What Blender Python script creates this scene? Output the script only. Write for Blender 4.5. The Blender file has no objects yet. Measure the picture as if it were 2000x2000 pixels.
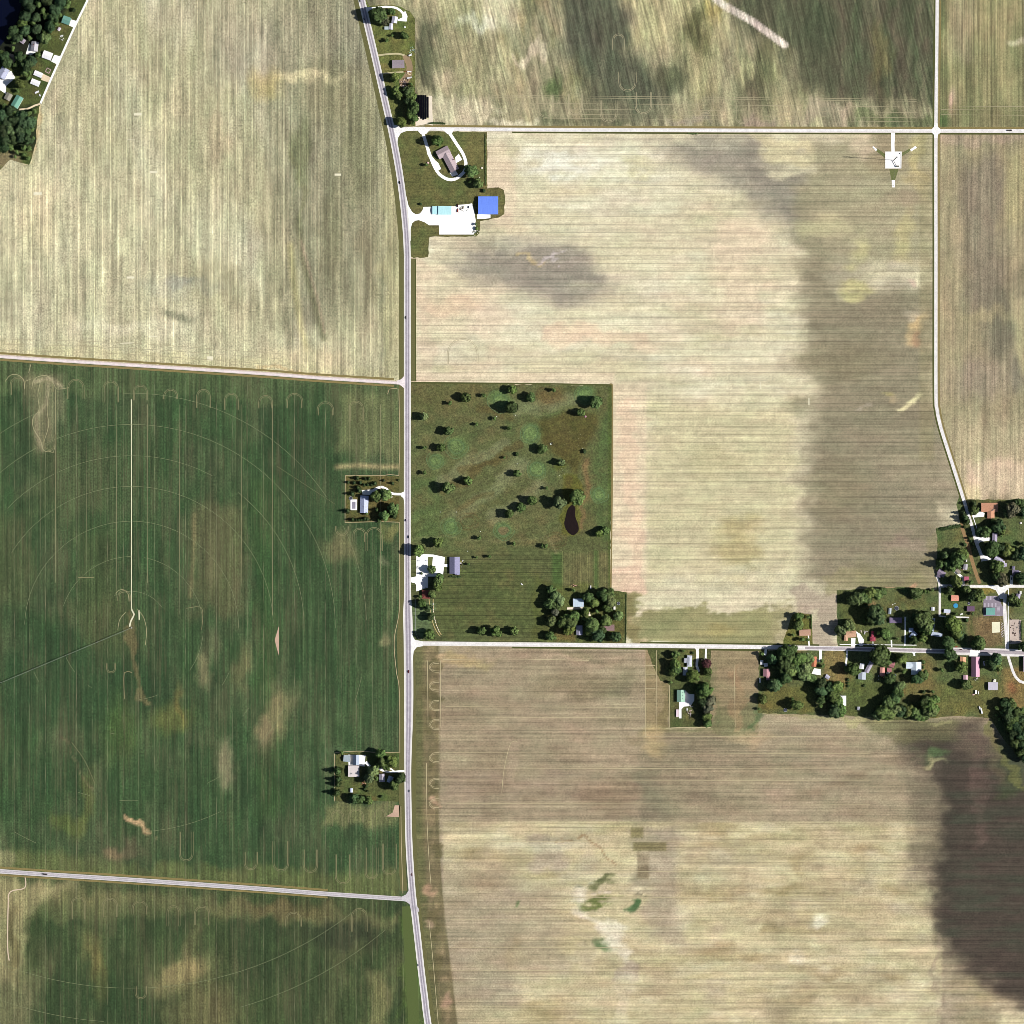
import bpy, math, random
import numpy as np
from mathutils import Vector
from mathutils.geometry import delaunay_2d_cdt

# ------------------------------------------------------------------ camera, sky, sun, exposure
# One metre of ground is one pixel of the 2000 px aerial photograph; the map origin is its centre.
scene = bpy.context.scene
def W(x, y, z=0.0):
    return (x - 1000.0, 1000.0 - y, z)

cam = bpy.data.cameras.new('camera')
cam.sensor_width = 36; cam.lens = 36 * 9000.0 / 2000.0
cam.clip_start = 50; cam.clip_end = 60000
camo = bpy.data.objects.new('camera', cam)
camo.location = (0, 0, 9000)
scene.collection.objects.link(camo)
scene.camera = camo

SUN_EL = math.radians(40)
SUN_DIR = Vector((math.cos(SUN_EL) * 0.9978, -math.cos(SUN_EL) * 0.066, math.sin(SUN_EL)))
world = bpy.data.worlds.new('World'); scene.world = world; world.use_nodes = True
wn = world.node_tree.nodes; wl = world.node_tree.links
bg = wn['Background']
sky = wn.new('ShaderNodeTexSky'); sky.sky_type = 'NISHITA'; sky.sun_disc = False
sky.sun_elevation = SUN_EL
sky.sun_rotation = math.atan2(SUN_DIR.x, SUN_DIR.y)
wl.new(sky.outputs[0], bg.inputs[0]); bg.inputs[1].default_value = 0.05
sun = bpy.data.lights.new('sun', 'SUN'); sun.energy = 5.0; sun.angle = math.radians(0.53); sun.color = (1.0, 0.965, 0.90)
suno = bpy.data.objects.new('sun', sun); suno.location = (1200, -100, 1500)
suno.rotation_euler = SUN_DIR.to_track_quat('Z', 'Y').to_euler()
scene.collection.objects.link(suno)
scene.view_settings.view_transform = 'Standard'
scene.view_settings.look = 'None'
scene.view_settings.exposure = 0.75
scene.view_settings.gamma = 1.0
scene.cycles.max_bounces = 4
scene.cycles.pixel_filter_type = 'BLACKMAN_HARRIS'; scene.cycles.filter_width = 0.7
KR, KG, KB = 1.87, 1.865, 1.85      # light a level white surface gives back at this sun and exposure

# ------------------------------------------------------------------ helpers
rnd = random.Random(7)
def lin(c):
    c = c / 255.0
    return c / 12.92 if c <= 0.04045 else ((c + 0.055) / 1.055) ** 2.4
def alb(rgb):                       # colour wanted in daylight -> surface colour
    return (min(.9, lin(rgb[0]) / KR), min(.9, lin(rgb[1]) / KG), min(.9, lin(rgb[2]) / KB))
LUT = np.array([lin(i) for i in range(256)])
def link(o, parent=None):
    scene.collection.objects.link(o)
    if parent is not None: o.parent = parent
    return o
def tag(o, label=None, cat=None, group=None, kind=None):
    if label: o['label'] = label
    if cat: o['category'] = cat
    if group: o['group'] = group
    if kind: o['kind'] = kind
    return o
def empty(name, loc, rz=0.0):
    o = bpy.data.objects.new(name, None); o.location = loc; o.rotation_euler = (0, 0, rz)
    o.empty_display_size = 2
    return link(o)
class MB:
    """collects shapes; build() links them as one mesh object"""
    def __init__(s): s.v = []; s.f = []
    def add(s, v, f):
        n = len(s.v); s.v += [tuple(p) for p in v]; s.f += [tuple(i + n for i in q) for q in f]; return s
    def box(s, x0, x1, y0, y1, z0, z1, taper=0.0, rz=0.0, c=(0, 0)):
        t = taper
        v = [(x0, y0, z0), (x1, y0, z0), (x1, y1, z0), (x0, y1, z0), (x0 + t, y0 + t, z1), (x1 - t, y0 + t, z1), (x1 - t, y1 - t, z1), (x0 + t, y1 - t, z1)]
        if rz:
            ca, sa = math.cos(rz), math.sin(rz)
            v = [(c[0] + (p[0] - c[0]) * ca - (p[1] - c[1]) * sa, c[1] + (p[0] - c[0]) * sa + (p[1] - c[1]) * ca, p[2]) for p in v]
        return s.add(v, [(3, 2, 1, 0), (4, 5, 6, 7), (0, 1, 5, 4), (1, 2, 6, 5), (2, 3, 7, 6), (3, 0, 4, 7)])
    def tube(s, a, b, r0, r1=None, n=6):
        r1 = r0 if r1 is None else r1
        a = Vector(a); b = Vector(b); d = (b - a).normalized()
        u = d.orthogonal().normalized(); w = d.cross(u)
        v = []
        for p, r in ((a, r0), (b, r1)):
            for i in range(n):
                t = 2 * math.pi * i / n
                v.append(p + u * (r * math.cos(t)) + w * (r * math.sin(t)))
        f = [(i, (i + 1) % n, n + (i + 1) % n, n + i) for i in range(n)] + [tuple(range(n - 1, -1, -1)), tuple(range(n, 2 * n))]
        return s.add(v, f)
    def disc(s, cx, cy, z0, z1, r, n=20, r1=None):
        r1 = r if r1 is None else r1
        v = [(cx + r * math.cos(2 * math.pi * i / n), cy + r * math.sin(2 * math.pi * i / n), z0) for i in range(n)]
        v += [(cx + r1 * math.cos(2 * math.pi * i / n), cy + r1 * math.sin(2 * math.pi * i / n), z1) for i in range(n)]
        f = [(i, (i + 1) % n, n + (i + 1) % n, n + i) for i in range(n)] + [tuple(range(n - 1, -1, -1)), tuple(range(n, 2 * n))]
        return s.add(v, f)
    def mesh(s, name, mat):
        me = bpy.data.meshes.new(name); me.from_pydata(s.v, [], s.f); me.update()
        if mat: me.materials.append(mat)
        return me
    def build(s, name, mat, parent=None, loc=None):
        o = bpy.data.objects.new(name, s.mesh(name, mat))
        if loc: o.location = loc
        return link(o, parent)

# ------------------------------------------------------------------ materials
def nt_new(name):
    m = bpy.data.materials.new(name); m.use_nodes = True
    nt = m.node_tree; b = nt.nodes['Principled BSDF']
    b.inputs['Roughness'].default_value = 0.9
    b.inputs['Specular IOR Level'].default_value = 0.15
    return m, nt, b
def mathn(nt, op, a, b=None, clamp=False):
    n = nt.nodes.new('ShaderNodeMath'); n.operation = op; n.use_clamp = clamp
    for i, v in enumerate((a, b)):
        if v is None: continue
        if isinstance(v, (int, float)): n.inputs[i].default_value = v
        else: nt.links.new(v, n.inputs[i])
    return n.outputs[0]
def noise(nt, vec, sc, detail=2, rough=0.55):
    """noise over a scaled copy of vec; sc is a 3-vector of frequencies per metre"""
    mp = nt.nodes.new('ShaderNodeVectorMath'); mp.operation = 'MULTIPLY'
    nt.links.new(vec, mp.inputs[0]); mp.inputs[1].default_value = sc
    n = nt.nodes.new('ShaderNodeTexNoise'); n.inputs['Scale'].default_value = 1.0
    n.inputs['Detail'].default_value = detail; n.inputs['Roughness'].default_value = rough
    nt.links.new(mp.outputs[0], n.inputs['Vector'])
    return n.outputs['Fac']
def coords(nt, deg=0.0):
    tc = nt.nodes.new('ShaderNodeTexCoord')
    if not deg: return tc.outputs['Object']
    vr = nt.nodes.new('ShaderNodeVectorRotate'); vr.rotation_type = 'Z_AXIS'
    vr.inputs['Angle'].default_value = math.radians(deg)
    nt.links.new(tc.outputs['Object'], vr.inputs['Vector'])
    return vr.outputs[0]
def scaled(nt, col, fac):
    v = nt.nodes.new('ShaderNodeVectorMath'); v.operation = 'SCALE'
    nt.links.new(col, v.inputs[0]); nt.links.new(fac, v.inputs['Scale'])
    return v.outputs[0]
def mixc(nt, fac, a, b):
    n = nt.nodes.new('ShaderNodeMix'); n.data_type = 'RGBA'
    if isinstance(fac, (int, float)): n.inputs[0].default_value = fac
    else: nt.links.new(fac, n.inputs[0])
    for i, v in ((6, a), (7, b)):
        if isinstance(v, tuple): n.inputs[i].default_value = (*v[:3], 1)
        else: nt.links.new(v, n.inputs[i])
    return n.outputs[2]

def field_mat(name, deg=0.0, fine=0.30, broad=0.18, grain=0.22, period=0.0, linedark=0.15, dry=None, dryamt=0.0, tint=0.05, hair=0.0):
    """rows run along local Y after turning by deg; colour comes from the painted crop cover, rows and residue from noise"""
    m, nt, b = nt_new(name)
    at = nt.nodes.new('ShaderNodeVertexColor'); at.layer_name = 'cover'
    P = coords(nt, deg)
    n1 = noise(nt, P, (0.23, 0.0030, 0), 1, 0.8)
    n2 = noise(nt, P, (0.075, 0.0022, 0), 3, 0.7)
    n3 = noise(nt, P, (0.30, 0.27, 0), 1, 0.9)
    n4 = noise(nt, P, (0.05, 0.022, 0), 5, 0.8)
    f = mathn(nt, 'MULTIPLY_ADD', mathn(nt, 'SUBTRACT', n1, 0.5), fine * 4.4); f.node.inputs[2].default_value = 1.0
    g = mathn(nt, 'MULTIPLY_ADD', mathn(nt, 'SUBTRACT', n2, 0.5), broad * 4.4); g.node.inputs[2].default_value = 1.0
    h = mathn(nt, 'MULTIPLY_ADD', mathn(nt, 'SUBTRACT', n3, 0.5), grain * 6.6); h.node.inputs[2].default_value = 1.0
    h2 = mathn(nt, 'MULTIPLY_ADD', mathn(nt, 'SUBTRACT', n4, 0.5), grain * 2.6); h2.node.inputs[2].default_value = 1.0
    t = mathn(nt, 'MULTIPLY', mathn(nt, 'MULTIPLY', f, g), mathn(nt, 'MULTIPLY', h, h2))
    sx = nt.nodes.new('ShaderNodeSeparateXYZ'); nt.links.new(P, sx.inputs[0])
    if period:
        for per, w, amt in ((period, 0.13, linedark), (period / 2.0, 0.16, linedark * 0.5)):
            fr = mathn(nt, 'FRACT', mathn(nt, 'DIVIDE', sx.outputs[0], per))
            on = mathn(nt, 'LESS_THAN', fr, mathn(nt, 'MULTIPLY', n2, w * 2.2))
            md = mathn(nt, 'MULTIPLY', on, mathn(nt, 'MULTIPLY', n2, amt * 2))
            t = mathn(nt, 'MULTIPLY', t, mathn(nt, 'SUBTRACT', 1.0, md))
    col = scaled(nt, at.outputs['Color'], mathn(nt, 'MAXIMUM', t, 0.25))
    if tint:
        n5 = noise(nt, P, (0.03, 0.012, 0), 2)
        k = mathn(nt, 'MULTIPLY', mathn(nt, 'SUBTRACT', n5, 0.5), 4.0)
        v = nt.nodes.new('ShaderNodeCombineXYZ')
        for i, s in enumerate((1, -0.5, 0.2)):
            q = mathn(nt, 'MULTIPLY_ADD', k, s * tint); q.node.inputs[2].default_value = 1.0
            nt.links.new(q, v.inputs[i])
        mm = nt.nodes.new('ShaderNodeVectorMath'); mm.operation = 'MULTIPLY'
        nt.links.new(col, mm.inputs[0]); nt.links.new(v.outputs[0], mm.inputs[1]); col = mm.outputs[0]
    if dry is not None:
        n6 = noise(nt, P, (0.20, 0.006, 0), 5, 0.8)
        n7 = noise(nt, P, (0.02, 0.006, 0), 2)
        k = mathn(nt, 'MULTIPLY', mathn(nt, 'SUBTRACT', mathn(nt, 'ADD', n6, mathn(nt, 'MULTIPLY', n7, 0.6)), 0.80), 5.0, True)
        k = mathn(nt, 'MULTIPLY', k, dryamt, True)
        col = mixc(nt, k, col, alb(dry))
    if hair:
        fr = mathn(nt, 'FRACT', mathn(nt, 'DIVIDE', sx.outputs[0], 30.4))
        on = mathn(nt, 'LESS_THAN', fr, 0.045)
        n8 = noise(nt, P, (0.03, 0.02, 0), 3, 0.7)
        k = mathn(nt, 'MULTIPLY', on, mathn(nt, 'MULTIPLY', mathn(nt, 'SUBTRACT', n8, 0.40), hair * 4), True)
        col = mixc(nt, k, col, alb((176, 172, 134)))
    nt.links.new(col, b.inputs['Base Color'])
    return m

_mc = {}
def plain(rgb, kind='plain', rough=0.85):
    """procedural paint / roof / gravel: colour with worn noise, ribs for metal, shingle courses for shingle"""
    key = (tuple(rgb), kind)
    if key in _mc: return _mc[key]
    m, nt, b = nt_new('%s_%d_%d_%d' % (kind, *rgb)); b.inputs['Roughness'].default_value = rough
    P = coords(nt)
    c = nt.nodes.new('ShaderNodeRGB'); c.outputs[0].default_value = (*alb(rgb), 1)
    amp = {'plain': .10, 'metal': .08, 'shingle': .30, 'gravel': .10, 'grass': .3}[kind]
    n = noise(nt, P, (0.5, 0.5, 0.5) if kind != 'shingle' else (0.9, 0.9, 0.9), 4, .7)
    f = mathn(nt, 'MULTIPLY_ADD', mathn(nt, 'SUBTRACT', n, .5), amp * 4); f.node.inputs[2].default_value = 1.0
    if kind == 'metal':
        b.inputs['Roughness'].default_value = 0.6
        n2 = noise(nt, P, (0.9, 0.05, 0), 1)
        f2 = mathn(nt, 'MULTIPLY_ADD', mathn(nt, 'SUBTRACT', n2, .5), .35); f2.node.inputs[2].default_value = 1.0
        f = mathn(nt, 'MULTIPLY', f, f2)
    if kind in ('gravel', 'plain'):
        n2 = noise(nt, P, (0.06, 0.06, 0), 3)
        f2 = mathn(nt, 'MULTIPLY_ADD', mathn(nt, 'SUBTRACT', n2, .5), .5); f2.node.inputs[2].default_value = 1.0
        f = mathn(nt, 'MULTIPLY', f, f2)
    nt.links.new(scaled(nt, c.outputs[0], f), b.inputs['Base Color'])
    _mc[key] = m
    return m

# ------------------------------------------------------------------ crop-cover painting (ground colour, with some tree shade painted in)
def _hash(ix, iy, seed):
    h = (ix * 374761393 + iy * 668265263 + seed * 974711) & 0x7fffffff
    h = (h ^ (h >> 13)) * 1274126177 & 0x7fffffff
    return ((h ^ (h >> 16)) & 0xffff) / 65535.0
def vn(x, y, seed=0):
    ix = np.floor(x).astype(np.int64); iy = np.floor(y).astype(np.int64)
    fx = x - ix; fy = y - iy; fx = fx * fx * (3 - 2 * fx); fy = fy * fy * (3 - 2 * fy)
    a = _hash(ix, iy, seed); b = _hash(ix + 1, iy, seed); c = _hash(ix, iy + 1, seed); d = _hash(ix + 1, iy + 1, seed)
    return (a * (1 - fx) + b * fx) * (1 - fy) + (c * (1 - fx) + d * fx) * fy
def fbm(x, y, seed=0, o=4):
    s = 0; a = 0.5; t = 0
    for i in range(o):
        s = s + a * vn(x * 2 ** i, y * 2 ** i, seed + i * 17); t += a; a *= 0.55
    return s / t
class Paint:
    def __init__(s, X, Y, base, warp=14.0, seed=1, sx=1.0, sy=1.0):
        s.X = X; s.Y = Y; s.seed = seed
        s.C = np.tile(np.array(base, float), (len(X), 1))
        s.wx = X + warp * (fbm(X / 38.0 * sx, Y / 38.0 * sy, seed, 4) - .5) * 2.2
        s.wy = Y + warp * (fbm(X / 38.0 * sx, Y / 38.0 * sy, seed + 91, 4) - .5) * 2.2
    def mix(s, k, rgb):
        k = np.clip(k, 0, 1)[:, None]; s.C = s.C * (1 - k) + np.array(rgb, float) * k; return s
    def blob(s, cx, cy, rx, ry, rgb, a=0.8, deg=0, soft=0.6):
        t = math.radians(deg); dx = s.wx - cx; dy = s.wy - cy
        u = (dx * math.cos(t) + dy * math.sin(t)) / rx; v = (-dx * math.sin(t) + dy * math.cos(t)) / ry
        d = np.sqrt(u * u + v * v); k = np.clip((1 + soft - d) / (2 * soft), 0, 1); k = k * k * (3 - 2 * k)
        return s.mix(k * a, rgb)
    def rect(s, x0, x1, y0, y1, rgb, a=0.8, soft=6.0, warp=True):
        x, y = (s.wx, s.wy) if warp else (s.X, s.Y)
        d = np.minimum(np.minimum(x - x0, x1 - x), np.minimum(y - y0, y1 - y))
        k = np.clip(d / soft + .5, 0, 1); return s.mix(k * k * (3 - 2 * k) * a, rgb)
    def poly(s, pts, rgb, a=0.8, soft=8.0, warp=True):
        x, y = (s.wx, s.wy) if warp else (s.X, s.Y)
        ins = np.zeros(len(x), bool); dist = np.full(len(x), 1e9)
        for (x0, y0), (x1, y1) in zip(pts, pts[1:] + pts[:1]):
            c = ((y0 > y) != (y1 > y)) & (x < (x1 - x0) * (y - y0) / ((y1 - y0) or 1e-9) + x0); ins ^= c
            L2 = (x1 - x0) ** 2 + (y1 - y0) ** 2 + 1e-9; t = np.clip(((x - x0) * (x1 - x0) + (y - y0) * (y1 - y0)) / L2, 0, 1)
            dist = np.minimum(dist, np.hypot(x - x0 - t * (x1 - x0), y - y0 - t * (y1 - y0)))
        d = np.where(ins, dist, -dist); k = np.clip(d / soft + .5, 0, 1)
        return s.mix(k * k * (3 - 2 * k) * a, rgb)
    def line(s, pts, w, rgb, a=0.8, soft=0.5, warp=True):
        x, y = (s.wx, s.wy) if warp else (s.X, s.Y); dist = np.full(len(x), 1e9)
        for (x0, y0), (x1, y1) in zip(pts, pts[1:]):
            L2 = (x1 - x0) ** 2 + (y1 - y0) ** 2 + 1e-9; t = np.clip(((x - x0) * (x1 - x0) + (y - y0) * (y1 - y0)) / L2, 0, 1)
            dist = np.minimum(dist, np.hypot(x - x0 - t * (x1 - x0), y - y0 - t * (y1 - y0)))
        return s.mix(np.clip((w - dist) / (w * soft) , 0, 1) * a, rgb)
    def mottle(s, lx, ly, rgb, a=0.5, thr=0.5, seed=5, gain=3.0):
        k = np.clip((fbm(s.X / lx, s.Y / ly, s.seed * 31 + seed, 4) - thr) * gain, 0, 1); return s.mix(k * a, rgb)
    def value(s, lx, ly, amp, seed=9):
        s.C = s.C * (1 + amp * 2 * (fbm(s.X / lx, s.Y / ly, s.seed * 13 + seed, 4) - .5))[:, None]; return s
    def out(s):
        c = np.clip(s.C, 0, 255); i = np.clip(c.astype(int), 0, 254); f = c - i
        l = LUT[i] * (1 - f) + LUT[i + 1] * f
        return np.clip(l / np.array([KR, KG, KB]), 0, .9)

def set_cover(me, col):
    a = me.color_attributes.new('cover', 'FLOAT_COLOR', 'POINT')
    d = np.ones((len(col), 4), np.float32); d[:, :3] = col; a.data.foreach_set('color', d.ravel())
def grid_field(name, y0f, y1f, xlf, xrf, pitch, paint, mat, z=0.0):
    """structured sheet between two boundary curves; y0f/y1f(x) top and bottom, xl/xr left and right at each v"""
    ny = int(max(2, (y1f(1000) - y0f(1000)) / pitch)); xm0 = xlf(0.5); xm1 = xrf(0.5); nx = int((xm1 - xm0) / pitch)
    v = np.linspace(0, 1, ny + 1); u = np.linspace(0, 1, nx + 1); U, V = np.meshgrid(u, v)
    XL = np.array([xlf(t) for t in v])[:, None]; XR = np.array([xrf(t) for t in v])[:, None]
    X = XL + (XR - XL) * U
    Y0 = np.interp(X, *y0f.tab); Y1 = np.interp(X, *y1f.tab); Y = Y0 + (Y1 - Y0) * V
    co = np.zeros((X.size, 3), np.float32); co[:, 0] = X.ravel() - 1000; co[:, 1] = 1000 - Y.ravel(); co[:, 2] = z
    i = (np.arange(ny)[:, None] * (nx + 1) + np.arange(nx)[None, :]).ravel()
    quads = np.stack([i + nx + 1, i + nx + 2, i + 1, i], 1).astype(np.int32)
    me = bpy.data.meshes.new(name); me.vertices.add(len(co)); me.vertices.foreach_set('co', co.ravel())
    me.loops.add(quads.size); me.loops.foreach_set('vertex_index', quads.ravel())
    me.polygons.add(len(quads)); me.polygons.foreach_set('loop_start', np.arange(0, quads.size, 4, dtype=np.int32))
    me.update(calc_edges=True); me.validate()
    set_cover(me, paint(X.ravel(), Y.ravel()))
    me.materials.append(mat); o = link(bpy.data.objects.new(name, me)); return tag(o, kind='structure')
class tabf:
    def __init__(s, xs, ys): s.tab = (xs, ys)
    def __call__(s, x): return float(np.interp(x, *s.tab))
def in_poly(x, y, pts):
    ins = np.zeros(len(x), bool)
    for (x0, y0), (x1, y1) in zip(pts, pts[1:] + pts[:1]):
        c = ((y0 > y) != (y1 > y)) & (x < (x1 - x0) * (y - y0) / ((y1 - y0) or 1e-9) + x0); ins ^= c
    return ins
def smooth_closed(pts, n=6):
    out = []; N = len(pts)
    for i in range(N):
        p0, p1, p2, p3 = (pts[(i + k - 1) % N] for k in range(4))
        for j in range(n):
            t = j / n
            out.append(tuple(.5 * (2 * b + (c - a) * t + (2 * a - 5 * b + 4 * c - d) * t * t + (3 * b - a - 3 * c + d) * t ** 3) for a, b, c, d in zip(p0, p1, p2, p3)))
    return out
def smooth_open(pts, step=6.0):
    if len(pts) < 3: return list(pts)
    P = [pts[0]] + list(pts) + [pts[-1]]; out = []
    for i in range(1, len(P) - 2):
        p0, p1, p2, p3 = P[i - 1:i + 3]; n = max(1, int(math.dist(p1[:2], p2[:2]) / step))
        for j in range(n):
            t = j / n
            out.append(tuple(.5 * (2 * b + (c - a) * t + (2 * a - 5 * b + 4 * c - d) * t * t + (3 * b - a - 3 * c + d) * t ** 3) for a, b, c, d in zip(p0, p1, p2, p3)))
    out.append(tuple(pts[-1])); return out
def cdt_sheet(name, poly, pitch, paint, mat, z, kind='structure', jit=1.0):
    """a patch of ground with any outline, filled with points so its cover can vary"""
    qq = random.Random(int(abs(poly[0][0])) + len(poly)); out = []
    for a, b_ in zip(poly, poly[1:] + poly[:1]):
        n_ = max(1, int(math.dist(a, b_) / 7)); out.append(a)
        for k_ in range(1, n_): out.append((a[0] + (b_[0] - a[0]) * k_ / n_ + qq.uniform(-jit, jit), a[1] + (b_[1] - a[1]) * k_ / n_ + qq.uniform(-jit, jit)))
    poly = out
    xs = [p[0] for p in poly]; ys = [p[1] for p in poly]
    gx, gy = np.meshgrid(np.arange(min(xs) + pitch / 2, max(xs), pitch), np.arange(min(ys) + pitch / 2, max(ys), pitch))
    gx = gx.ravel() + (vn(gx.ravel() * .7, gy.ravel() * .9, 3) - .5) * pitch * .5; gy = gy.ravel()
    ok = in_poly(gx, gy, poly); gx = gx[ok]; gy = gy[ok]
    pts = [Vector(p) for p in poly] + [Vector((a, b)) for a, b in zip(gx, gy)]
    n = len(poly)
    vv, _, ff, *_ = delaunay_2d_cdt(pts, [(i, (i + 1) % n) for i in range(n)], [], 1, 1e-4)
    X = np.array([p[0] for p in vv]); Y = np.array([p[1] for p in vv])
    me = bpy.data.meshes.new(name)
    me.from_pydata([(a - 1000, 1000 - b, z) for a, b in zip(X, Y)], [], [tuple(reversed(f)) for f in ff]); me.update()
    set_cover(me, paint(X, Y)); me.materials.append(mat)
    return tag(link(bpy.data.objects.new(name, me)), kind=kind)

class Sheet:
    """flat ribbons and patches laid on the ground (roads, drives, paths, tracks); each piece 5 mm above the last"""
    def __init__(s, z): s.z = z; s.v = []; s.f = []; s.uv = []
    def ribbon(s, pts, w, step=6.0, w1=None):
        w1 = w if w1 is None else w1
        q = smooth_open(pts, step); n = len(q); b = len(s.v); L = 0
        for i, p in enumerate(q):
            a = q[max(0, i - 1)]; c = q[min(n - 1, i + 1)]; dx = c[0] - a[0]; dy = c[1] - a[1]; d = math.hypot(dx, dy) or 1
            if i: L += math.dist(q[i - 1][:2], p[:2])
            ww = (w + (w1 - w) * i / (n - 1)) if len(p) < 3 else p[2]
            nx, ny = -dy / d * ww / 2, dx / d * ww / 2
            s.v += [W(p[0] + nx, p[1] + ny, s.z), W(p[0] - nx, p[1] - ny, s.z)]; s.uv += [(0, L), (1, L)]
        for i in range(n - 1): s.f.append((b + 2 * i, b + 2 * i + 2, b + 2 * i + 3, b + 2 * i + 1))
        s.z += 0.005; return s
    def poly(s, pts, smooth=False):
        if smooth: pts = smooth_closed(pts)
        b = len(s.v); s.v += [W(p[0], p[1], s.z) for p in pts]; s.uv += [(.5, 0)] * len(pts)
        a = sum(p[0] * q[1] - q[0] * p[1] for p, q in zip(pts, pts[1:] + pts[:1]))
        r = list(range(b, b + len(pts)))
        s.f.append(tuple(r if a < 0 else r[::-1])); s.z += 0.005; return s
    def build(s, name, mat, kind='structure'):
        me = bpy.data.meshes.new(name); me.from_pydata(s.v, [], s.f); me.update()
        ul = me.uv_layers.new(name='uv')
        for lp in me.loops: ul.data[lp.index].uv = s.uv[lp.vertex_index]
        me.materials.append(mat)
        return tag(link(bpy.data.objects.new(name, me)), kind=kind)
# ------------------------------------------------------------------ large ground: base sheet and crop fields
HWY = [(640, -330), (672, -160), (690, -80), (706.5, 0), (729.8, 100), (752.5, 200), (768, 270), (782, 350), (791.5, 430), (795.3, 490), (795.6, 560), (795.6, 1000), (796, 1150), (796.3, 1200), (797.4, 1250), (798.2, 1375), (796.5, 1500), (797.6, 1600), (799, 1650), (802, 1700), (806, 1750), (812, 1800), (817.7, 1850), (823.3, 1900), (829.6, 1950), (836, 2000), (862, 2160), (890, 2330)]
hwx = lambda y: float(np.interp(y, [p[1] for p in HWY], [p[0] for p in HWY]))
WEST1 = [(-330, 668), (0, 696), (250, 712.5), (500, 728.5), (625, 738), (770, 747), (792, 748)]
WEST2 = [(-330, 1676), (0, 1701.7), (250, 1718), (500, 1735.3), (640, 1746), (800, 1756.5)]
NORTH = [(760, 251), (830, 251.5), (1000, 253), (1500, 255), (2000, 255.8), (2330, 256)]
NEROAD = [(1832, -330), (1830.5, 0), (1828, 250), (1828, 500), (1828, 760), (1830.2, 800), (1835, 825), (1842, 850), (1858, 900), (1874, 950), (1885, 985), (1892.7, 1010), (1899, 1030), (1907, 1060), (1915, 1080), (1920, 1096)]
VILL = [(798, 1256.5), (1000, 1258.5), (1250, 1261), (1500, 1264), (1600, 1266), (1700, 1268), (1800, 1271), (1900, 1273.5), (2000, 1275.6), (2330, 1285)]
cf = lambda y: (lambda x: y)

base_m, nt, b = nt_new('far_ground'); P = coords(nt)
k = mathn(nt, 'GREATER_THAN', noise(nt, P, (0.0012, 0.0012, 0), 3), .5)
nt.links.new(scaled(nt, mixc(nt, k, alb((150, 145, 105)), alb((70, 90, 55))), mathn(nt, 'ADD', noise(nt, P, (.02, .02, 0), 5, .7), .5)), b.inputs['Base Color'])
MB().add([(-15000, -15000, -2), (15000, -15000, -2), (15000, 15000, -2), (-15000, 15000, -2)], [(0, 1, 2, 3)]).build('ground', base_m)['kind'] = 'structure'

T0 = tabf([-400, 2400], [-330, -330]); TB = tabf([-400, 2400], [2330, 2330])
w1 = tabf([p[0] for p in WEST1], [p[1] for p in WEST1]); w2 = tabf([p[0] for p in WEST2], [p[1] for p in WEST2])
nr = tabf([p[0] for p in NORTH], [p[1] for p in NORTH]); vr = tabf([p[0] for p in VILL], [p[1] for p in VILL])

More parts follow.
